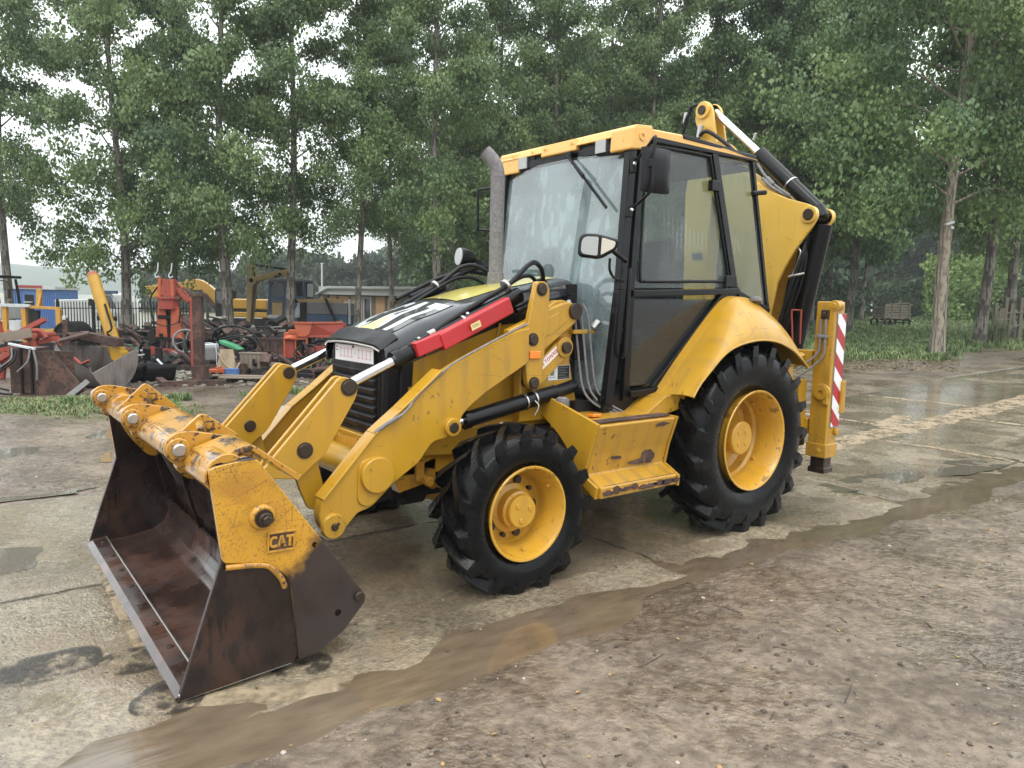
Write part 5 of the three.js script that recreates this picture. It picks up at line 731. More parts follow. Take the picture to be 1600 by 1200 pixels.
// ---------- distant wood and hedges ----------
const bush = leafClump(60, 1.5, .55, 8, .8);
scatter('far_wood', bush, m.leafFar, 5200, 601, (r) => { const d = 82 + r() * 40, u = 640 + r() * 1250, p = gp(u, d), top = 15 + 4 * fbm(u * .02, d * .05, 4096, 2, 602); const y = Math.pow(r(), .8) * top; if (u > 1320 && u < 1600 && d < 108) return; p[1] += y; const s = .9 + r() * .9, k = r(); return { p, r: [r(), r() * 6.3, r()], s: [s, s, s], c: mix3([.035, .065, .03], [.085, .13, .055], k * k) }; });
scatter('forest_edge_shrubs', clumps[3], m.leafFar, 2600, 603, (r) => { const d = 58 + r() * 26, u = 1120 + r() * 620, p = gp(u, d), top = 1 + 4.2 * fbm(u * .03, 3, 4096, 2, 604); const gapLit = Math.abs(u - 1505) < 60; if (!gapLit && u > 1330 && u < 1560 && d < 80) return; p[1] += r() * (gapLit ? 5.5 : top); const s = .8 + r() * .6; return { p, r: [r(), r() * 6.3, r()], s: [s, s, s], c: gapLit ? mix3([.13, .21, .06], [.26, .36, .12], r()) : mix3([.03, .055, .025], [.08, .12, .045], r() * r()) }; });  // daylight in the gap is put into brighter shrub colours
scatter('far_treeline', bush, m.leafFar, 5200, 605, (r) => { const d = 112 + r() * 30, u = 230 + r() * 620, p = gp(u, d), top = (u < 380 ? 6 : 8.2) + 4.5 * (fbm(u * .035, 3, 4096, 3, 606) - .3); p[1] += Math.pow(r(), .9) * top; const s = .5 + r() * .6; return { p, r: [r(), r() * 6.3, r()], s: [s, s * 1.2, s], c: mix3([.05, .075, .05], [.11, .14, .085], r()) }; });
{ // pale hills far to the left
  const g = surf((u, v) => { const px = lerp(-900, 900, u), d = 520 + v * 260, p = gp(px, d); const top = 26 + 16 * fbm(px * .004 + 3, 1, 4096, 3, 607) - 8; return [p[0], p[1] - 4 + top * Math.sin(v * Math.PI), p[2]]; }, 80, 12);
  const o = struct('hills', M({ c: [.06, .085, .06], r: 1, side: THREE.DoubleSide }), g);
}
m.wornSteel = M({ map: dtex(512, (u, v) => { const a = fbm(u * 4, v * 4, 4, 5, 801), b = fbm(u * 30, v * 6, 6, 4, 802); let c = mix3([.07, .055, .048], [.19, .165, .15], sst(.3, .7, a * .6 + b * .4)); return S(c); }, { srgb: true, size: 1.2 }), r: .6, bumpMap: mid, bumpScale: .003 });
// ---------- old machinery, scrap and buildings behind the yard ----------
const J = (name, label, cat, u, d, turn = 0, group) => { const p = gp(u, d, -.02); return thing(name, label, cat, [p[0], gh(p[0], p[2]) - .02, p[2]], FACE + turn, group); };
const PS = (name, parent, mat, list) => list.flat(9).forEach(q => P1(name, parent, mat, q));
const bars = (list, w = .06, d = w) => list.map(([a, b]) => bar(a, b, w, d));
// a digger bucket: curved shell between two cheeks; mouth to +z, width along x
function digBucket(t, w, r, mat, open = 2.3, mEdge = m.steel) {
  const prof = (u) => { const a = lerp(.15, open + 1.35, u); return [Math.cos(a) * r, Math.sin(a) * r]; };
  P('bucket_shell', t, mat, thick((u, v) => { const [c, s] = prof(u); return [(v - .5) * w, r - s * r / r, -c + .0]; }, 20, 2, .02));
  const pts = []; for (let i = 0; i <= 14; i++) { const [c, s] = prof(i / 14); pts.push([-c, r - s]); }
  for (const s of [-1, 1]) P('cheek_plate', t, mat, plateX(pts.map(p => [p[0], p[1]]), s * w / 2 - .015, s * w / 2 + .015, .003));
}
// red hydraulic tower standing in a steel tray
{
  const t = J('hydraulic_tower', 'red hydraulic tower with two sloping plates standing in a rusty red tray', 'machine', 263, 18.6);
  P('tray', t, m.redWorn, plate([[-.42, .05], [.62, .05], [.62, .50], [-.36, .62]], .30, .33, .003), bx(-.42, .62, .02, .06, -.35, .33), plateX([[-.35, .05], [.33, .05], [.33, .6], [-.35, .55]], -.44, -.41, .003), plate([[-.42, .05], [.62, .05], [.62, .50], [-.36, .62]], -.38, -.35, .003), plateX([[-.35, .05], [.33, .05], [.33, .5], [-.35, .5]], .61, .64, .003));
  for (const s of [-1, 1]) P('side_plate', t, m.orange, plate([[s * .05, .80], [s * .36, .80], [s * .27, 1.62], [s * .08, 1.62]], s > 0 ? -.05 : -.1, s > 0 ? .06 : .01, .01));
  P('cross_member', t, m.dark, bx(-.08, .08, .6, 1.6, -.14, -.06), box(.66, .09, .22, 0, .80, -.05), box(.55, .09, .2, 0, 1.35, -.06));
  P('slew_block', t, m.redWorn, cyl([0, 1.55, -.05], [0, 1.80, -.05], .26), cyl([0, 1.80, -.05], [0, 1.86, -.05], .30), cyl([0, 1.88, -.05], [0, 2.30, -.05], .17), box(.42, .24, .30, .0, 2.02, -.05));
  PS('ram', t, m.orange, [cyl([-.19, 1.75, .08], [-.17, 2.35, .06], .045), cyl([.15, 1.75, .08], [.13, 2.3, .06], .045)]);
  PS('jib', t, m.redWorn, [bar([.05, 2.2, -.05], [.50, 1.75, -.05], .09, .09), bar([.12, 2.30, -.1], [.55, 1.78, -.1], .04, .04)]);
  PS('hose', t, m.hose, [tube([[-.22, 2.1, .1], [-.40, 1.8, .12], [-.34, 1.3, .14], [-.30, .9, .12]], .022, 20), tube([[.2, 1.9, .1], [.36, 1.6, .14], [.30, 1.2, .12]], .02, 20), tube([[-.3, 1.2, .12], [0, 1.12, .16], [.34, 1.25, .1]], .012, 12)]);
  PS('foot_pipe', t, m.rust, [0, 1, 2, 3].map(i => cyl([-.2 + i * .14, .35, .05], [-.14 + i * .1, .8, .0], .05)));
}
{ const t = J('chain_hook', 'pale steel hook pair hanging above the red hydraulic tower', 'hook', 261, 18.9); PS('hook', t, m.zinc, [-.2, .15].map(x => tube([[x, 2.72, 0], [x - .03, 2.5, 0], [x - .09, 2.42, 0], [x - .07, 2.34, 0], [x + .02, 2.38, 0]], .016, 16))); P('strap', t, m.dark, tube([[-.2, 2.70, 0], [-.05, 3.3, -.1], [.15, 2.70, 0]], .012, 16)); }
{ // rusty post on a T-shaped foot
  const t = J('rusty_post', 'tall rusty steel post welded on a T-shaped foot behind the loader bucket', 'post', 307, 14.3);
  P('post', t, m.rust, bx(-.06, .11, .10, 1.76, -.08, .08)); P('flange', t, m.redWorn, bx(-.115, -.065, .35, 1.70, -.10, .06));
  P('collar', t, m.rust, bx(-.09, .17, .10, .42, -.12, .12)); PS('foot_beam', t, m.rust, [bar([-.95, .07, -.35], [-.45, .07, .42], .13, .12), bar([-.50, .07, .38], [.55, .09, .02], .13, .13), bar([-.5, .05, -.1], [.5, .05, -.1], .1, .08)]);
  P('top_bracket', t, m.rust, box(.26, .06, .2, .02, 1.79, 0), bar([-.05, 1.8, 0], [-.26, 1.93, 0], .05, .05), cyl([.08, 1.8, 0], [.08, 1.9, 0], .035));
}
{ const t = J('digger_bucket', 'black digger bucket nearest the rusty post', 'bucket', 238, 15.2, .9); digBucket(t, .60, .30, m.black, 2.1); P('hanger', t, m.black, bx(-.14, -.11, .45, .72, -.2, .1), bx(.11, .14, .45, .72, -.2, .1)); P('bucket_strap', t, m.zinc, bar([-.05, .50, .22], [.06, .34, .30], .05, .015)); }
{ const t = J('digger_bucket', 'black digger bucket tucked between the grey bucket and another black one', 'bucket', 203, 15.0, .7); digBucket(t, .70, .31, m.black, 2.2); P('hanger', t, m.black, bx(-.14, -.11, .45, .70, -.2, .1), bx(.11, .14, .45, .70, -.2, .1)); PS('loose_pipe', t, m.zinc, [bar([-.25, .62, .10], [.20, .68, .02], .03, .03), bar([-.2, .56, .2], [.22, .60, .1], .025, .025)]); }
{ // big worn bucket, round side to the viewer, mouth up and to the right
  const t = J('worn_bucket', 'large grey brown digger bucket with a torn lip under the yellow ram', 'bucket', 148, 13.9, -.45);
  P('bucket_shell', t, m.wornSteel, thick((u, v) => { const lip = lerp(.45, -.25, Math.pow(v, .7)), a = lerp(lip, -3.4, u), x = lerp(-.48, .48, v); return [x, .60 + Math.sin(a) * .60, Math.cos(a) * .50]; }, 26, 14, .022));
  const ck = []; for (let i = 0; i <= 14; i++) { const a = lerp(.35, -3.4, i / 14); ck.push([Math.cos(a) * .50, .60 + Math.sin(a) * .60]); }
  P('side_plate', t, m.wornSteel, plateX(ck, -.51, -.485, .004)); P('side_plate', t, m.wornSteel, plateX(ck.slice(3), .485, .51, .004));
  P('top_bar', t, m.rust, bar([-.56, .98, -.10], [.5, .88, -.15], .14, .16), bar([-.5, .88, .40], [-.2, 1.04, .0], .16, .05)); P('hinge_tube', t, m.rust, pipe([-.62, .95, -.1], [-.62, .95, .15], .09, .05)); P('torn_lip', t, m.redWorn, bar([-.05, .68, .50], [.30, .50, .505], .03, .05), bar([.30, .50, .50], [.46, .58, .46], .03, .05));
  P('lip_edge', t, m.dark, tube(Array.from({ length: 12 }, (_, i) => { const v = i / 11, a = lerp(.45, -.25, Math.pow(v, .7)); return [lerp(-.48, .48, v), .60 + Math.sin(a) * .60, Math.cos(a) * .50]; }), .018, 30));
}
{ // rusty quick-hitch box with hoses, left
  const t = J('rusty_attachment', 'dark rusty attachment box with looping hoses in front of the red frame', 'attachment', 72, 12.7, .15);
  P('main_plate', t, m.rust, plate([[-.02, .0], [.55, .02], [.72, .12], [.20, .80], [-.06, .78]], .30, .34, .004));
  P('box_body', t, m.rust, bx(-.48, -.02, .06, .84, -.1, .30), bx(-.02, .3, .05, .75, -.30, -.26)); PS('rib', t, m.dark, [bx(-.30, -.27, .06, .84, .30, .36), bx(-.14, -.11, .06, .84, .30, .36)]);
  P('top_edge', t, m.zinc, bar([-.50, .90, .25], [-.05, .82, .34], .05, .04)); P('floor_edge', t, m.grey, bar([.45, .0, .45], [.75, .28, .30], .10, .02));
  PS('hose', t, m.hose, [tube([[-.40, .8, .3], [-.44, .62, .38], [-.60, .45, .4], [-.72, .28, .4], [-.62, .08, .4], [-.42, .05, .38]], .02, 30), tube([[-.34, .8, .36], [-.36, .62, .42], [-.62, .38, .45], [-.66, .2, .45], [-.45, .12, .42]], .018, 30)]); PS('pipe', t, m.grey, [tube([[-.42, .84, .34], [-.40, .66, .40], [-.56, .52, .42]], .015, 12), tube([[-.12, .84, .36], [-.14, .62, .42], [-.30, .44, .44]], .015, 12), tube([[-.05, .8, .4], [0, .55, .42], [-.02, .3, .4]], .018, 12)]);
}
{ // the yellow ram
  const t = J('hydraulic_ram', 'long yellow hydraulic ram leaning upright out of the grey bucket', 'hydraulic ram', 186, 14.2);
  P('barrel', t, m.yellow, cyl([-.06, .82, .1], [-.52, 2.15, -.05], .115, .105)); P('end_cap', t, m.redWorn, cyl([-.515, 2.13, -.048], [-.54, 2.20, -.058], .11, .07)); P('gland', t, m.yellow, cyl([.0, .66, .12], [-.07, .86, .098], .135)); PS('gland_bolt', t, m.dark, [0, 1, 2].map(i => cyl([-.07 + i * .06, .80, .235], [-.075 + i * .06, .84, .235], .02))); P('eye', t, m.yellow, cyl([.06, .62, -.02], [.06, .62, .28], .11), box(.2, .16, .2, .02, .68, .12, 0, 0, .3)); P('feed_pipe', t, m.dark, tube([[-.02, .95, .22], [-.12, 1.05, .25], [-.05, 1.15, .2], [-.22, 1.6, .1]], .02, 20));
}
{ // red frame and plank
  const t = J('implement_frame', 'faded red steel implement frame at the left edge of the yard', 'frame', 50, 16.2);
  PS('beam', t, m.redWorn, bars([[[-.8, .62, 0], [.62, .95, .1]], [[-.75, .40, .2], [.0, .52, .2]], [[.62, .95, .1], [.64, .48, .1]], [[.0, .95, .0], [-.45, 1.05, .2]], [[-.30, 1.0, .15], [.34, 1.35, .1]], [[.10, .90, .1], [.2, .4, .15]], [[.05, .52, .2], [.6, .60, .15]], [[-.80, .3, .3], [-.2, .7, .25]], [[-.62, .9, .1], [-.72, 1.3, .1]]], .10, .10)); PS('upright', t, m.redWorn, bars([[[-.25, .25, .2], [-.2, .80, .1]], [[-.45, .25, .2], [-.42, .72, .1]], [[-.6, .02, .2], [-.58, .6, .1]], [[.6, .02, .2], [.62, .6, .1]]], .09)); P('cross_tube', t, m.redWorn, cyl([.2, .99, -.4], [.2, .99, .3], .07), tube([[-.05, .9, .2], [.05, 1.08, .2], [.3, 1.1, .2], [.42, .95, .2]], .05, 16));
  PS('drawbar', t, m.navy, bars([[[-.9, .25, .5], [-.3, .35, .45]], [[-.9, .12, .5], [-.35, .26, .5]], [[-.9, .35, .5], [-.55, .40, .45]]], .04));
}
{ const t = J('plank', 'weathered grey plank lying across the red frame', 'plank', 24, 15.6); P('board', t, m.wood, bar([-.55, .88, .25], [.42, 1.08, .15], .05, .20)); P('board_end', t, m.wood, bar([-.5, .80, .30], [-.1, .88, .26], .04, .1)); }
{ const t = J('rusted_blade', 'upright rusty curved blade between the red frame and the grey bucket', 'blade', 102, 14.6); P('blade', t, m.rust, plate([[-.06, 1.32], [.04, 1.34], [.03, 1.0], [.14, .55], [.16, .30], [.02, .42], [-.07, .9]], -.02, .02, .004)); P('blade_clip', t, m.zinc, box(.06, .08, .08, -.02, 1.34, 0)); P('shank', t, m.rust, bar([0, .05, -.05], [.02, .9, -.05], .06, .05)); }
{ // ribbed dark drum
  const t = J('ribbed_drum', 'dark ribbed half-drum cover standing left of the yellow ram', 'drum', 114, 21.5);
  P('drum', t, m.dark, (() => { const g = []; for (let i = 0; i < 7; i++) g.push(pipe([0, .75, -.3 + i * .1], [0, .75, -.24 + i * .1], .40, .34, 30), pipe([0, .75, -.24 + i * .1], [0, .75, -.2 + i * .1], .38, .34, 30)); return g; })()); P('drum_lid', t, m.dark, cyl([0, .75, .33], [0, .75, .36], .36)); PS('lid_bar', t, m.plastic, [0, 1, 2].map(i => box(.5, .05, .03, 0, .62 + i * .14, .37))); P('stand', t, m.rust, bx(-.45, .45, .02, .45, -.3, .3), bar([-.7, .78, .4], [1.1, .80, .3], .06, .06));
}
{ // yellow lifting frame of a tractor
  const t = J('lifting_frame', 'yellow lifting frame with two uprights and a pale crossbar at the far left', 'frame', 46, 24);
  PS('upright', t, m.yellowWorn, bars([[[-.80, .35, 0], [-.80, 1.55, 0]], [[-.16, .4, 0], [-.18, 1.52, 0]], [[.96, .8, 0], [.96, 1.50, 0]], [[.25, 1.5, -.1], [.30, 2.15, -.1]]], .15, .12)); P('crossbar', t, m.whitePaint, bar([-.9, 1.60, .05], [.05, 1.60, .05], .10, .10)); P('rail', t, m.yellowWorn, bar([.0, 1.56, 0], [1.02, 1.53, 0], .09, .09)); PS('brace', t, m.yellowWorn, bars([[[-.16, .9, .1], [-.05, .5, .1]], [[.5, .78, .1], [.96, .85, .1]], [[.28, 1.5, 0], [.36, 2.1, -.1]]], .08)); P('tank', t, m.whitePaint, cyl([-.48, .45, -.1], [-.48, 1.1, -.1], .24)); P('base', t, m.dark, bx(-.95, 1.0, .05, .40, -.4, .1), bar([.1, .3, 0], [.12, 1.45, -.1], .28, .12));
}
{ const t = J('tractor_cab', 'dark framed tractor cab with a round-cornered mirror cut off by the left edge', 'tractor', -14, 27); PS('frame_post', t, m.dark, bars([[[.55, 1.5, .3], [.42, 2.55, .3]], [[-.7, 1.5, .3], [-.6, 2.6, .3]], [[-.7, 1.5, -.8], [-.6, 2.6, -.8]], [[.55, 1.5, -.8], [.42, 2.55, -.8]]], .07)); P('cab_roof', t, m.dark, box(1.3, .1, 1.4, -.08, 2.62, -.25, 0, 0, 0, .03)); P('bonnet', t, m.whitePaint, box(1.5, .5, 1.3, -.1, 1.30, -.2, 0, 0, 0, .06)); P('window', t, m.pane, bx(-.6, .45, 1.55, 2.55, .24, .26)); P('mirror_arm', t, m.dark, tube([[.42, 2.5, .3], [.8, 2.46, .4], [.98, 2.38, .4], [.98, 2.1, .4]], .018, 20)); P('mirror', t, m.dark, box(.12, .34, .06, .98, 2.0, .4, 0, 0, 0, .02)); PS('wheel', t, m.rubber, [cyl([-.5, .5, .25], [-.5, .5, .55], .5), cyl([.5, .5, .25], [.5, .5, .55], .5)]); }
// blue container hut and white van behind the iron fence
{
  const t = J('blue_container', 'blue steel container with ribbed walls and a red and white roof edge', 'container', 48, 47);
  P('shell', t, m.blue, bx(-1.62, 1.65, .1, 2.55, -2.4, 0)); PS('rib', t, m.blue, Array.from({ length: 11 }, (_, i) => bx(.38 + i * .115, .42 + i * .115, .15, 2.5, 0, .05, .004))); PS('panel_rib', t, m.blue, Array.from({ length: 8 }, (_, i) => bx(-1.55 + i * .14, -1.50 + i * .14, .9, 2.5, 0, .05, .004))); P('doorway', t, m.dark, bx(-.35, .25, .2, 2.2, .0, .03)); P('roof', t, m.whitePaint, bx(-1.75, 1.72, 2.55, 2.75, -2.5, .15)); P('red_fascia', t, m.redWorn, bx(-.7, .9, 2.63, 2.80, .15, .19)); PS('shelf', t, m.whitePaint, [bx(-.3, .2, 1.4, 1.46, .03, .2), bx(-.3, .2, 1.7, 1.76, .03, .2)]);
}
{ const t = J('white_van', 'white van with a dark windscreen parked behind the iron fence', 'van', 128, 43, .0); P('body', t, m.whitePaint, plate([[-1.6, .35], [2.1, .35], [2.15, 1.1], [1.75, 2.35, .2], [.75, 2.4, .1], [.65, 2.0], [-1.6, 1.9]], -1.9, 0, .04)); P('windscreen', t, m.pane, plate([[.85, 1.55, .08], [2.02, 1.5, .08], [1.72, 2.2, .1], [.9, 2.25, .08]], .0, .02, .005)); P('grille', t, m.dark, bx(.85, 2.05, .75, 1.0, 0, .03)); PS('headlamp', t, m.lens, [bx(.8, 1.0, 1.05, 1.25, 0, .04), bx(1.85, 2.05, 1.05, 1.25, 0, .04)]); PS('wheel', t, m.rubber, [cyl([-.9, .36, -.3], [-.9, .36, .02], .36), cyl([1.4, .36, -.3], [1.4, .36, .02], .36)]); P('sun_visor', t, m.navy, bx(.8, 2.1, 2.32, 2.5, -.1, .1)); P('mirror', t, m.dark, bx(.45, .65, 1.6, 2.0, .02, .12)); }
{ // iron fence
  const t = J('iron_fence', 'dark iron picket fence running behind the scrap from the blue container to the post', 'fence', 195, 38.5); const k = 38.5 / 1141, pg = join([bx(-.018, .018, .12, 1.72, -.018, .018, .002), T(new THREE.ConeGeometry(.03, .14, 6), 0, 1.78, 0)]);
  for (let i = 0; i < 48; i++) { const o = sh(new THREE.Mesh(pg, m.dark)); o.name = 'picket'; o.position.set((-107 + i * 4.6) * k, tilt(...[0, 0]) + (-107 + i * 4.6) * k * .022, 0); t.add(o); }
  PS('rail', t, m.dark, [.35, 1.45].map(y => bar([-107 * k, y - 107 * k * .022, 0], [112 * k, y + 112 * k * .022, 0], .04, .05))); PS('fence_post', t, m.dark, [-105, -50, 5, 60, 112].map(x => bx(x * k - .05, x * k + .05, 0, 1.85, -.05, .05)));
}
// ---------- excavators ----------
{
  const t = J('excavator', 'beige and blue excavator with curtained cab windows and a rusty upright stick', 'excavator', 470, 34.5);
  const k = 34.5 / 1141, X = (u) => (u - 470) * k, Y = (v) => (526 - v) * k;
  P('stick', t, m.beige, plate([[X(389), Y(505)], [X(396), Y(508)], [X(404), Y(440)], [X(402), Y(414)], [X(393), Y(412)], [X(390), Y(450)]], .1, .45, .02)); P('stick_edge', t, m.rust, plate([[X(395), Y(505)], [X(398), Y(507)], [X(406), Y(442)], [X(403), Y(416)], [X(400), Y(416)], [X(401), Y(442)]], .46, .5, .005)); P('boom', t, m.beige, plate([[X(393), Y(441)], [X(448), Y(428)], [X(470), Y(470)], [X(480), Y(468)], [X(456), Y(418), .2], [X(402), Y(431)]], .1, .5, .02)); P('boom_ram', t, m.dark, cyl([X(398), Y(413), .3], [X(450), Y(419), .3], .06)); P('knuckle', t, m.beige, cyl([X(399), Y(437), .05], [X(399), Y(437), .56], .22)); P('knuckle_pin', t, m.dark, cyl([X(399), Y(437), .5], [X(399), Y(437), .6], .1));
  PS('boom_pin', t, m.dark, [cyl([X(442), Y(427), .4], [X(442), Y(427), .54], .08), cyl([X(436), Y(430), .4], [X(436), Y(430), .54], .06)]);
  P('cab_frame', t, m.navy, ...[[[X(425), Y(490), .6], [X(428), Y(437), .55]], [[X(450), Y(490), .62], [X(450), Y(437), .58]], [[X(481), Y(462), .62], [X(479), Y(437), .58]], [[X(425), Y(490), -.8], [X(428), Y(437), -.75]], [[X(481), Y(490), -.8], [X(479), Y(437), -.75]], [[X(425), Y(463), .6], [X(450), Y(463), .6]]].map(([a, b]) => bar(a, b, .12, .1)), bar([X(450), Y(461), .62], [X(482), Y(461), .62], .1, .1));
  P('cab_roof', t, m.grey, box(X(481) - X(426), .14, 1.5, X(453.5), Y(435), -.1, 0, 0, 0, .05)); P('cab_back', t, m.dark, bx(X(426), X(481), Y(495), Y(437), -.8, -.76)); PS('curtain', t, M({ c: [.5, .48, .44], r: .9 }), [430, 436, 442, 456, 463, 470].map((u, i) => box(.17, i < 3 ? 1.3 : .7, .05, X(u), i < 3 ? Y(463) : Y(450), .35, 0, 0, 0, .02))); PS('window', t, m.glassD, [bx(X(428), X(449), Y(488), Y(439), .575, .585), bx(X(451), X(479), Y(461), Y(439), .575, .585)]);
  P('rear_pane', t, m.whitePaint, bx(X(482), X(491), Y(460), Y(440), .3, .34)); P('cab_base', t, m.navy, plate([[X(424), Y(514)], [X(470), Y(514)], [X(470), Y(492)], [X(428), Y(494)]], -.8, .65, .02)); P('white_band', t, m.whitePaint, bx(X(424), X(450), Y(493), Y(489), .64, .67), bx(X(458), X(474), Y(492), Y(470), .4, .62)); P('tan_panel', t, m.beige, bx(X(431), X(447), Y(489), Y(470), .60, .66)); P('strut', t, m.navy, bar([X(458), Y(490), .66], [X(467), Y(470), .66], .2, .03));
  P('engine_cover', t, m.grey, bx(X(484), X(546), Y(486), Y(468), -.9, .7, .03)); P('engine_side', t, m.navy, bx(X(484), X(546), Y(504), Y(486.5), -.9, .72, .03)); P('top_beam', t, m.beige, bx(X(475), X(537), Y(468), Y(463), .2, .6)); P('radiator', t, m.dark, bx(X(474), X(485), Y(502), Y(469), -.5, .74, .03)); PS('vent', t, m.whitePaint, [0, 1, 2, 3].map(i => bx(X(463 + i * 2.5), X(464.4 + i * 2.5), Y(492), Y(488), .65, .68))); P('leaning_bar', t, m.dark, bar([X(514), Y(462), .8], [X(533), Y(502), .9], .12, .10), bar([X(517), Y(460), .78], [X(520), Y(456), .76], .1, .06)); P('white_post', t, m.whitePaint, bx(X(547), X(550), Y(500), Y(462), .5, .6));
  P('track', t, m.dark, ext([[X(395), Y(525), .3], [X(545), Y(525), .3], [X(545), Y(507), .3], [X(395), Y(507), .3]], .5, .02).translate(0, 0, .1), ext([[X(395), Y(525), .3], [X(545), Y(525), .3], [X(545), Y(507), .3], [X(395), Y(507), .3]], .5, .02).translate(0, 0, -1.4)); PS('track_roller', t, m.rust, [0, 1, 2, 3, 4].map(i => cyl([X(405 + i * 32), Y(516), .58], [X(405 + i * 32), Y(516), .66], .2)));
}
{
  const t = J('excavator', 'yellow excavator far behind with arched boom half hidden by the poplar trunk', 'excavator', 350, 45);
  const k = 45 / 1141, X = (u) => (u - 350) * k, Y = (v) => (513 - v) * k;
  P('boom', t, m.yellow, plate([[X(288), Y(450), .2], [X(291), Y(434), .3], [X(318), Y(433), .6], [X(352), Y(462), .4], [X(352), Y(484), .2], [X(340), Y(480)], [X(322), Y(452), .5], [X(300), Y(450)]], -.2, .2, .03)); P('boom_ram', t, m.rust, cyl([X(322), Y(456), .3], [X(345), Y(485), .3], .12)); P('stick', t, m.yellow, plate([[X(227), Y(447)], [X(250), Y(443)], [X(292), Y(438)], [X(292), Y(448)], [X(252), Y(460)], [X(236), Y(465)]], -.15, .15, .03)); P('engine_body', t, m.yellow, bx(X(368), X(421), Y(478), Y(462), -1.2, .6, .1), bx(X(365), X(421), Y(490), Y(482), -1.2, .62, .05)); P('vent_band', t, m.dark, bx(X(368), X(421), Y(482), Y(478), -1.0, .58)); P('cab', t, m.dark, bx(X(342), X(366), Y(490), Y(448), -.4, .7, .08)); P('cab_window', t, m.pane, bx(X(345), X(363), Y(470), Y(451), .7, .72)); PS('track', t, m.dark, [ext([[X(335), Y(513), .3], [X(425), Y(513), .3], [X(425), Y(493), .3], [X(335), Y(493), .3]], .5, .02).translate(0, 0, .2), ext([[X(335), Y(513), .3], [X(425), Y(513), .3], [X(425), Y(493), .3], [X(335), Y(493), .3]], .5, .02).translate(0, 0, -1.4)]); P('exhaust', t, m.dark, cyl([X(400), Y(462), 0], [X(400), Y(450), 0], .07)); P('counterweight', t, m.beige, bx(X(412), X(424), Y(492), Y(464), -1.2, .55, .1));
}
{ // wooden cabin
  const t = J('wooden_cabin', 'low wooden cabin with pale metal roof and white-framed glass door', 'cabin', 590, 47); const k = 47 / 1141, X = (u) => (u - 590) * k, Y = (v) => (511 - v) * k, lean = .018;
  P('wall', t, m.pine, bx(X(500), X(668), 0, Y(460), -3.2, -.04)); const pgs = [0, 1, 2].map(i => join([bx(-.095, .095, .05, Y(461), -.03, .012 * i, .006)]));
  for (let i = 0; i < 36; i++) { const u = 500 + i * 4.72; if ((u > 549 && u < 579) || (u > 620 && u < 634)) continue; const o = sh(new THREE.Mesh(pgs[i % 3], i % 4 === 1 ? m.wood : m.pine)); o.name = 'plank'; o.position.set(X(u) + .1, 0, 0); t.add(o); }
  P('roof', t, m.whitePaint, plate([[X(494), Y(459)], [X(512), Y(447.5)], [X(650), Y(445)], [X(678), Y(454)], [X(678), Y(458)], [X(650), Y(449)], [X(512), Y(451)], [X(494), Y(461)]], -3.3, .35, .01), bx(X(498), X(674), Y(460), Y(448), -3.2, .2)); P('eave_trim', t, m.dark, bx(X(496), X(676), Y(461.5), Y(460), .2, .3)); P('dark_gable', t, m.rust, bx(X(655), X(676), .3, Y(460), .02, .06));
  const d = PG('glass_door', t); PS('door_frame', d, m.whitePaint, [552, 562, 566, 577].map(u => bx(X(u), X(u + 2), .1, Y(463), .02, .09)).concat([bx(X(552), X(579), Y(465), Y(463), .03, .095), bx(X(552), X(565), Y(487), Y(485), .02, .08)])); PS('door_pane', d, m.pane, [bx(X(554), X(562), .15, Y(465), .03, .05), bx(X(568), X(577), .15, Y(465), .03, .05)]);
  const w = PG('window', t); P('window_frame', w, m.green, bx(X(622), X(633), Y(479), Y(463), .0, .05)); P('window_pane', w, m.pane, bx(X(624), X(628), Y(478), Y(464.5), .05, .06)); P('window_sash', w, m.whitePaint, plate([[X(628), Y(478)], [X(632), Y(478)], [X(632), Y(465)]], .05, .07, .003)); P('wall_lamp', t, m.dark, cyl([X(615), Y(470), .0], [X(615), Y(470), .12], .09));
}
{ const t = J('utility_pole', 'thin pale utility pole above the wooden cabin roof', 'pole', 502, 62); P('pole', t, m.zinc, cyl([0, 0, 0], [0, 5.0, 0], .10, .07)); P('pole_cap', t, m.zinc, box(.3, .06, .1, 0, 4.95, 0)); }
{ const t = J('lamp_post', 'thin grey pole standing behind the leftmost poplar trunk', 'pole', 211, 50); P('pole', t, m.zinc, cyl([0, 0, 0], [0, 4.4, 0], .08, .06)); P('pole_cap', t, m.zinc, box(.24, .06, .1, 0, 4.4, 0)); }
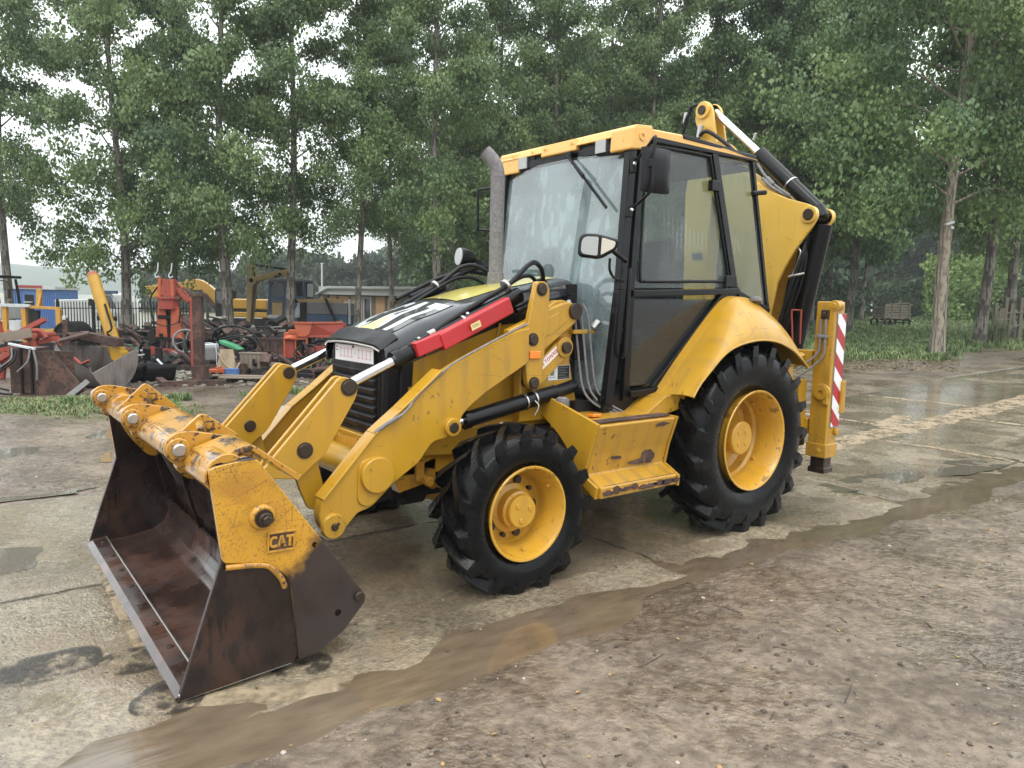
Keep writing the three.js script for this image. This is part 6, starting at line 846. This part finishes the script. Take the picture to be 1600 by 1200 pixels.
{ // orange spreader hopper
  const t = J('spreader_hopper', 'orange and dull red spreader hopper on an X-braced frame left of the loader nose', 'spreader', 488, 17.2); const k = 17.2 / 1141, X = (u) => (u - 488) * k, Y = (v) => (582 - v) * k;
  P('hopper_end', t, m.orange, plate([[X(464), Y(504)], [X(492), Y(504)], [X(488), Y(519)], [X(482), Y(524)], [X(470), Y(524)]], .3, .33, .004)); P('hopper_side', t, m.redWorn, (() => { const g = new THREE.BufferGeometry(); const a = [X(492), Y(504), .33], b = [X(533), Y(503), -.1], c = [X(531), Y(524), -.05], d = [X(484), Y(524), .30]; g.setAttribute('position', new THREE.Float32BufferAttribute([...a, ...d, ...c, ...a, ...c, ...b], 3)); g.computeVertexNormals(); return g; })(), bx(X(468), X(528), Y(525), Y(522), -.3, .3)); P('hopper_back', t, m.redWorn, bx(X(466), X(533), Y(524), Y(504), -.45, -.42), plateX([[-.45, Y(504)], [-.1, Y(504)], [-.1, Y(524)], [-.4, Y(524)]], X(531), X(533), .003)); P('rim', t, m.orange, bar([X(463), Y(503), .33], [X(493), Y(502.5), .34], .04, .04), bar([X(493), Y(502.5), .34], [X(533), Y(502), -.1], .04, .04));
  P('body', t, m.redWorn, bx(X(447), X(463), Y(566), Y(529), -.2, .25, .03), bx(X(487), X(516), Y(554), Y(538), -.2, .2, .03)); PS('frame_leg', t, m.orange, [[447, 450], [464, 466], [481, 484]].map(([a, b]) => bx(X(a), X(b), .0, Y(527), .22, .28))); P('top_rail', t, m.orange, bar([X(447), Y(528), .25], [X(484), Y(526), .25], .07, .07), box(.3, .14, .2, X(458), Y(523), .2)); PS('x_brace', t, m.orange, [bar([X(467), Y(545), .27], [X(482), Y(562), .27], .025, .025), bar([X(467), Y(562), .28], [X(482), Y(545), .28], .025, .025)]); P('gearbox', t, m.dark, cyl([X(475), Y(532), -.1], [X(475), Y(532), .2], .13), bx(X(486), X(490), .1, Y(540), 0, .1)); P('red_cover', t, m.orange, clump3(0, 3).scale(.15, .12, .12).translate(X(457), Y(526), .25), box(.22, .12, .2, X(462), Y(518), .2));
}
{ const t = J('steel_bin', 'dark rusty open steel bin beside the orange hopper', 'bin', 425, 18.2); const k = 18.2 / 1141, w = 23 * k; P('bin_front', t, m.rust, bx(-w, w, .05, .78, .28, .31)); P('bin_side', t, m.rust, bx(-w, -w + .04, .05, .8, -.4, .28), bx(w - .04, w, .05, .8, -.4, .28)); P('bin_back', t, m.rust, bx(-w, w, .05, .78, -.43, -.4)); P('bin_rim', t, m.rust, bar([-w - .02, .80, .3], [w + .02, .80, .3], .05, .05)); PS('bin_rib', t, m.rust, [-.2, .0, .2].map(x => bx(x - .015, x + .015, .08, .76, .31, .34))); P('bin_floor', t, m.dark, bx(-w, w, .5, .54, -.4, .28)); }
{ const t = J('wooden_crate', 'weathered wooden crate right of the tan sack', 'crate', 394, 16.6); for (let i = 0; i < 5; i++) P('crate_slat', t, m.wood, bx(-.23 + i * .094, -.145 + i * .094, .12, .50, .2, .22, .003)); PS('crate_side', t, m.wood, [bx(-.24, -.22, .12, .5, -.25, .2), bx(.22, .24, .12, .5, -.25, .2), bx(-.24, .24, .12, .5, -.27, -.25)]); P('crate_rim', t, m.wood, bx(-.25, .25, .49, .53, .19, .235), bx(-.25, .25, .12, .16, .195, .235)); P('crate_floor', t, m.dark, bx(-.22, .22, .3, .33, -.24, .2)); P('crate_base', t, m.rust, bx(-.3, .28, .0, .11, -.2, .2)); }
{ const t = J('spoked_wheel', 'grey spoked iron wheel leaning beside the rusty post', 'wheel', 288, 17.4, .35); P('wheel_rim', t, m.grey, T(new THREE.TorusGeometry(.27, .028, 8, 36), 0, .78, 0, -.15)); PS('spoke', t, m.grey, [0, 1, 2, 3, 4, 5].map(i => { const a = i / 6 * 6.283 + .3; return bar([0, .78, 0], [Math.cos(a) * .26, .78 + Math.sin(a) * .26, -Math.sin(a) * .04], .025, .02); })); P('hub', t, m.rust, cyl([0, .78, -.05], [0, .78, .06], .05)); P('axle', t, m.rust, bar([0, .0, -.05], [0, .78, -.02], .06, .06)); }
{ const t = J('hose_coil', 'black hydraulic hoses looping in big arcs over the scrap', 'hose', 366, 17.2); PS('hose', t, m.hose, [tube([[-.55, .75, 0], [-.4, 1.02, .1], [0, 1.12, .1], [.40, 1.0, .1], [.66, .62, .1], [.70, .3, .1]], .025, 40), tube([[-.72, .62, .2], [-.3, .72, .25], [.1, .85, .2], [.46, .86, .2], [.6, .7, .2]], .02, 40), tube([[-.8, .3, .3], [-.7, .68, .3], [-.4, .62, .3], [-.2, .82, .3], [.2, .88, .3], [.55, .55, .3]], .018, 40)]); }
{ const t = J('grey_engine', 'small grey engine block beside the rusty post', 'engine', 327, 16.2); P('block', t, m.grey, box(.34, .32, .3, 0, .52, 0, 0, 0, .06, .05), cyl([-.1, .36, 0], [.12, .36, 0], .1)); P('engine_head', t, m.zinc, box(.28, .08, .24, 0, .70, 0, 0, 0, .06, .02)); P('guard', t, m.zinc, tube([[-.2, .25, .17], [-.2, .7, .17], [.16, .74, .17], [.2, .3, .17]], .012, 24)); P('engine_stand', t, m.rust, bx(-.22, .22, .02, .30, -.15, .15)); }
{ const t = J('tan_sack', 'tan folded canvas sack tied with cord amid the scrap', 'sack', 351, 16.0); P('sack_body', t, m.fabric, thick((u, v) => { const a = u * 6.283, r = (.17 - .05 * v) * (1 + .18 * Math.sin(a * 3 + v * 3)); return [Math.cos(a) * r * 1.1, .18 + v * .44, Math.sin(a) * r * .7]; }, 28, 10, .006), cyl([0, .17, 0], [0, .19, 0], .15)); P('cord', t, m.fabric, tube([[-.12, .55, .14], [-.02, .38, .16], [.1, .25, .16], [.26, .2, .15], [.34, .35, .1]], .018, 20)); }
{ const t = J('green_implement', 'bright green sheet-metal cover lying behind the tan sack', 'cover', 363, 16.8); P('cover', t, m.green, plate([[-.25, .80], [.05, .70], [.22, .60], [.10, .56], [-.12, .66], [-.26, .74]], -.1, .2, .01)); P('cover_lip', t, m.dark, bar([-.22, .70, .21], [.20, .56, .21], .03, .03)); PS('cover_leg', t, m.dark, [bx(-.2, -.17, 0, .72, 0, .03), bx(.14, .17, 0, .62, 0, .03)]); }
{ const t = J('painted_frame', 'green painted steel frame piece left of the red tray', 'frame', 202, 18.6); PS('green_bar', t, m.green, [bar([-.25, .52, 0], [.22, .55, 0], .09, .06), bar([-.2, .1, 0], [-.18, .55, 0], .05, .05), bar([.12, .1, 0], [.16, .55, 0], .05, .05), bar([-.28, .62, .05], [.05, .62, .05], .05, .04)]); }
{ const t = J('trolley_jack', 'small orange trolley jack lying before the tan sack', 'jack', 333, 15.2); P('jack_body', t, m.orange, bx(-.19, .12, .16, .26, -.05, .06, .02), box(.12, .12, .12, .14, .22, 0)); PS('jack_wheel', t, m.dark, [-.15, 0, .15].map(x => cyl([x, .16, .06], [x, .16, .1], .045))); P('jack_arm', t, m.orange, bar([-.05, .25, 0], [.16, .30, 0], .04, .05)); }
{ const t = J('blue_crate', 'small bright blue plastic crate on the boards', 'crate', 360, 15.3); P('crate_wall', t, m.blue, bx(-.115, .115, .12, .25, .08, .095, .004), bx(-.115, .115, .12, .25, -.095, -.08, .004), bx(-.115, -.10, .12, .25, -.08, .08, .004), bx(.10, .115, .12, .25, -.08, .08, .004)); P('crate_rim', t, M({ c: [.10, .22, .5], r: .5 }), bx(-.12, .12, .235, .255, .075, .105, .004)); P('crate_floor', t, m.blue, bx(-.10, .10, .12, .13, -.08, .08, .002)); }
{ const t = J('board_stack', 'dark boards on blocks lying along the front of the scrap', 'boards', 372, 15.0); for (let i = 0; i < 4; i++) P('board', t, m.wood, box(1.0 + (i % 2) * .15, .03, .16, -.15 + i * .14, .09 + (i % 2) * .02, -.25 + i * .17, 0, .04 * i, 0, .004)); PS('block', t, m.dark, [-.6, -.1, .42].map(x => box(.12, .08, .7, x, .04, 0))); }
{ const t = J('board_stack', 'long dark beam lying under the nearer lever by the spreader', 'beam', 470, 16.0); PS('beam', t, m.dark, [box(1.6, .1, .12, .05, .07, .1, 0, .05, 0), box(1.4, .08, .12, -.1, .15, -.05, 0, -.08, 0)]); P('beam_strap', t, m.rust, box(.06, .14, .2, .3, .1, .08)); }
{ const t = J('black_tub', 'low black plastic tub lying behind the two black buckets', 'tub', 205, 21.0); P('tub', t, m.dark, lathe([[.30, 0], [.38, .35], [.42, .36], [.42, .39], [.36, .38], [.28, .04], [.0, .04]], [0, .5, 0], [0, 1, 0])); P('tub_stand', t, m.rust, bx(-.6, .55, .02, .52, -.3, .3)); }
// loose scrap that nobody could count, rubble
const scrapBox = new RoundedBoxGeometry(1, 1, 1, 1, .06);
for (const [nm, mt, n, seed, sm] of [['scrap_heap', m.rust, 460, 701, 1], ['dark_scrap', m.dark, 720, 702, 1], ['steel_offcuts', m.wornSteel, 160, 703, .6]]) scatter(nm, scrapBox, mt, n, seed, (r) => {
  const nf = r() < .3, u = nf ? 185 + r() * 270 : 130 + r() * 420, d = nf ? 16.2 + r() * 2.5 : 18.5 + r() * 8, p = gp(u, d), top = nf ? .35 : .3 + 1.1 * fbm(u * .02, d * .3, 4096, 2, 704) * (u > 440 ? .8 : 1); p[1] = gh(p[0], p[2]) + r() * top; const long = r() < .4;
  return { p, r: [(r() - .5) * 1.2, r() * 6.3, (r() - .5) * 1.2], s: long ? [.3 + r() * .7 * sm, .04 + r() * .05, .04 + r() * .06] : [.1 + r() * .35 * sm, .04 + r() * .26 * sm, .08 + r() * .3 * sm] };
});
scatter('scrap_pipes', new THREE.CylinderGeometry(1, 1, 1, 10), m.rust, 150, 721, (r) => { const u = 180 + r() * 370, d = 15.8 + r() * 9, p = gp(u, d), w = .015 + r() * .05; p[1] = gh(p[0], p[2]) + r() * (.25 + .5 * (d > 18)); return { p, r: [(r() - .5) * 2.6, r() * 6.3, (r() - .5) * 2.6], s: [w, .3 + r() * 1.1, w] }; });
scatter('scrap_rings', new THREE.TorusGeometry(1, .12, 8, 20), m.dark, 60, 722, (r) => { const u = 190 + r() * 350, d = 16.2 + r() * 8, p = gp(u, d), w = .12 + r() * .22; p[1] = gh(p[0], p[2]) + w * .6 + r() * .4; return { p, r: [(r() - .5) * 3, r() * 6.3, 0], s: [w, w, w] }; });
scatter('rubble', clump3(0, 8), M({ c: [1, 1, 1], r: .85 }), 1500, 705, (r) => { const a = r(), u = a < .35 ? 268 + r() * 60 : 180 + r() * 420, d = a < .35 ? 15.2 + r() * 1.6 : 13.9 + r() * 4, p = gp(u, d), s = .015 + r() * r() * .07; p[1] = gh(p[0], p[2]) + s * .3 + (a < .35 ? r() * .14 : 0); return { p, s: [s, s * .8, s], c: mul3(a < .35 ? [.30, .28, .23] : [.17, .15, .12], .5 + r() * .8) }; });
scatter('low_weeds', tuft, m.grass, 700, 706, (r) => { const u = 140 + r() * 420, d = 16.5 + r() * 9, p = gp(u, d), s = .1 + r() * .25; p[1] = gh(p[0], p[2]); return { p, s: [s, s, s], c: gcol(r) }; });
// ---------- meadow on the right: cart and fence ----------
{
  const t = J('wooden_cart', 'old wooden farm cart standing on the meadow among the trunks', 'cart', 1386, 50, .25); t.position.y += .05;
  PS('side_board', t, m.oldWood, [.62, .80, .98, 1.16, 1.34].map((y, i) => bx(-1.0, 1.0 - (i > 3 ? .1 : 0), y, y + .13, .5, .53, .01))); PS('end_board', t, m.oldWood, [.62, .80, .98, 1.16].map(y => bx(-1.0, -.96, y, y + .13, -.5, .5, .01)).concat([.62, .80, .98, 1.16].map(y => bx(.96, 1.0, y, y + .13, -.5, .5, .01)))); PS('far_board', t, m.oldWood, [.62, .80, .98, 1.16].map(y => bx(-1.0, 1.0, y, y + .13, -.53, -.5, .01))); PS('stake', t, m.oldWood, [-.98, -.4, .3, .98].map(x => bx(x - .04, x + .04, .5, 1.55, .53, .58))); P('cart_floor', t, m.oldWood, bx(-1.0, 1.0, .54, .60, -.55, .55)); P('top_rail', t, m.oldWood, bar([-.9, 1.5, .5], [.95, 1.62, .5], .06, .06)); PS('cart_wheel', t, m.dark, [[-.75, .6], [.75, .6], [-.75, -.65], [.75, -.65]].map(([x, z]) => pipe([x, .30, z - .04], [x, .30, z + .04], .31, .2))); P('axle', t, m.dark, bx(-.8, -.7, .27, .33, -.65, .65), bx(.7, .8, .27, .33, -.65, .65), bx(-.8, .8, .45, .54, -.1, .1)); P('drawbar', t, m.dark, bar([.9, .45, 0], [1.5, .42, .2], .07, .07));
}
{
  const t = J('wooden_fence', 'weathered wooden post and rail fence among the trunks at the right edge', 'fence', 1575, 30.5); const k = 30.5 / 1141;
  PS('fence_post', t, m.oldWood, [-27, -13, -6, 12, 22, 38].map((x, i) => bar([x * k, -.05, 0], [x * k + .05 * (i % 3 - 1), 1.7 + .25 * (i % 2), .05], .13, .12))); PS('rail', t, m.oldWood, [bar([-25 * k, 1.28, .08], [45 * k, 1.42, .08], .08, .06), bar([-25 * k, .62, .08], [45 * k, 1.0, .08], .08, .06), bar([-30 * k, 1.0, .1], [-5 * k, 1.05, .1], .08, .06)]); PS('picket', t, m.oldWood, [-24, -20, -16].map(x => bar([x * k, 0, .12], [x * k + .05, 1.5, .12], .09, .03)));
}
scatter('meadow_leaf_litter', fallenLeaf, M({ c: [1, 1, 1], r: .8, side: THREE.DoubleSide }), 3500, 711, (r) => { const d = 18 + r() * 16, u = 1240 + r() * 260, p = gp(u, d); if (grassAmt(p[0], p[2]) > .5 && r() > .3) return; const s = .04 + r() * .06; p[1] = gh(p[0], p[2]) + .015; return { p, r: [(r() - .5) * .6, r() * 6.3, (r() - .5) * .6], s: [s, s, s], c: mul3([.22, .17, .09], .3 + r() * .9) }; });
{ const t = J('dry_weed_clump', 'clump of tall dry stalks at the foot of the wooden fence', 'weeds', 1551, 28.6); const o = new THREE.InstancedMesh(tuft, M({ c: [.16, .19, .10], r: .8, side: THREE.DoubleSide }), 14); const r = mulberry(41), d = new THREE.Object3D(); for (let i = 0; i < 14; i++) { d.position.set((r() - .5) * .7, 0, (r() - .5) * .3); d.rotation.y = r() * 6; d.scale.set(.5, .8 + r() * .7, .5); d.updateMatrix(); o.setMatrixAt(i, d.matrix); } o.name = 'stalks'; o.userData.kind = 'stuff'; sh(o); t.add(o); }
renderer.setSize(1024, 768);
renderer.render(scene, camera);
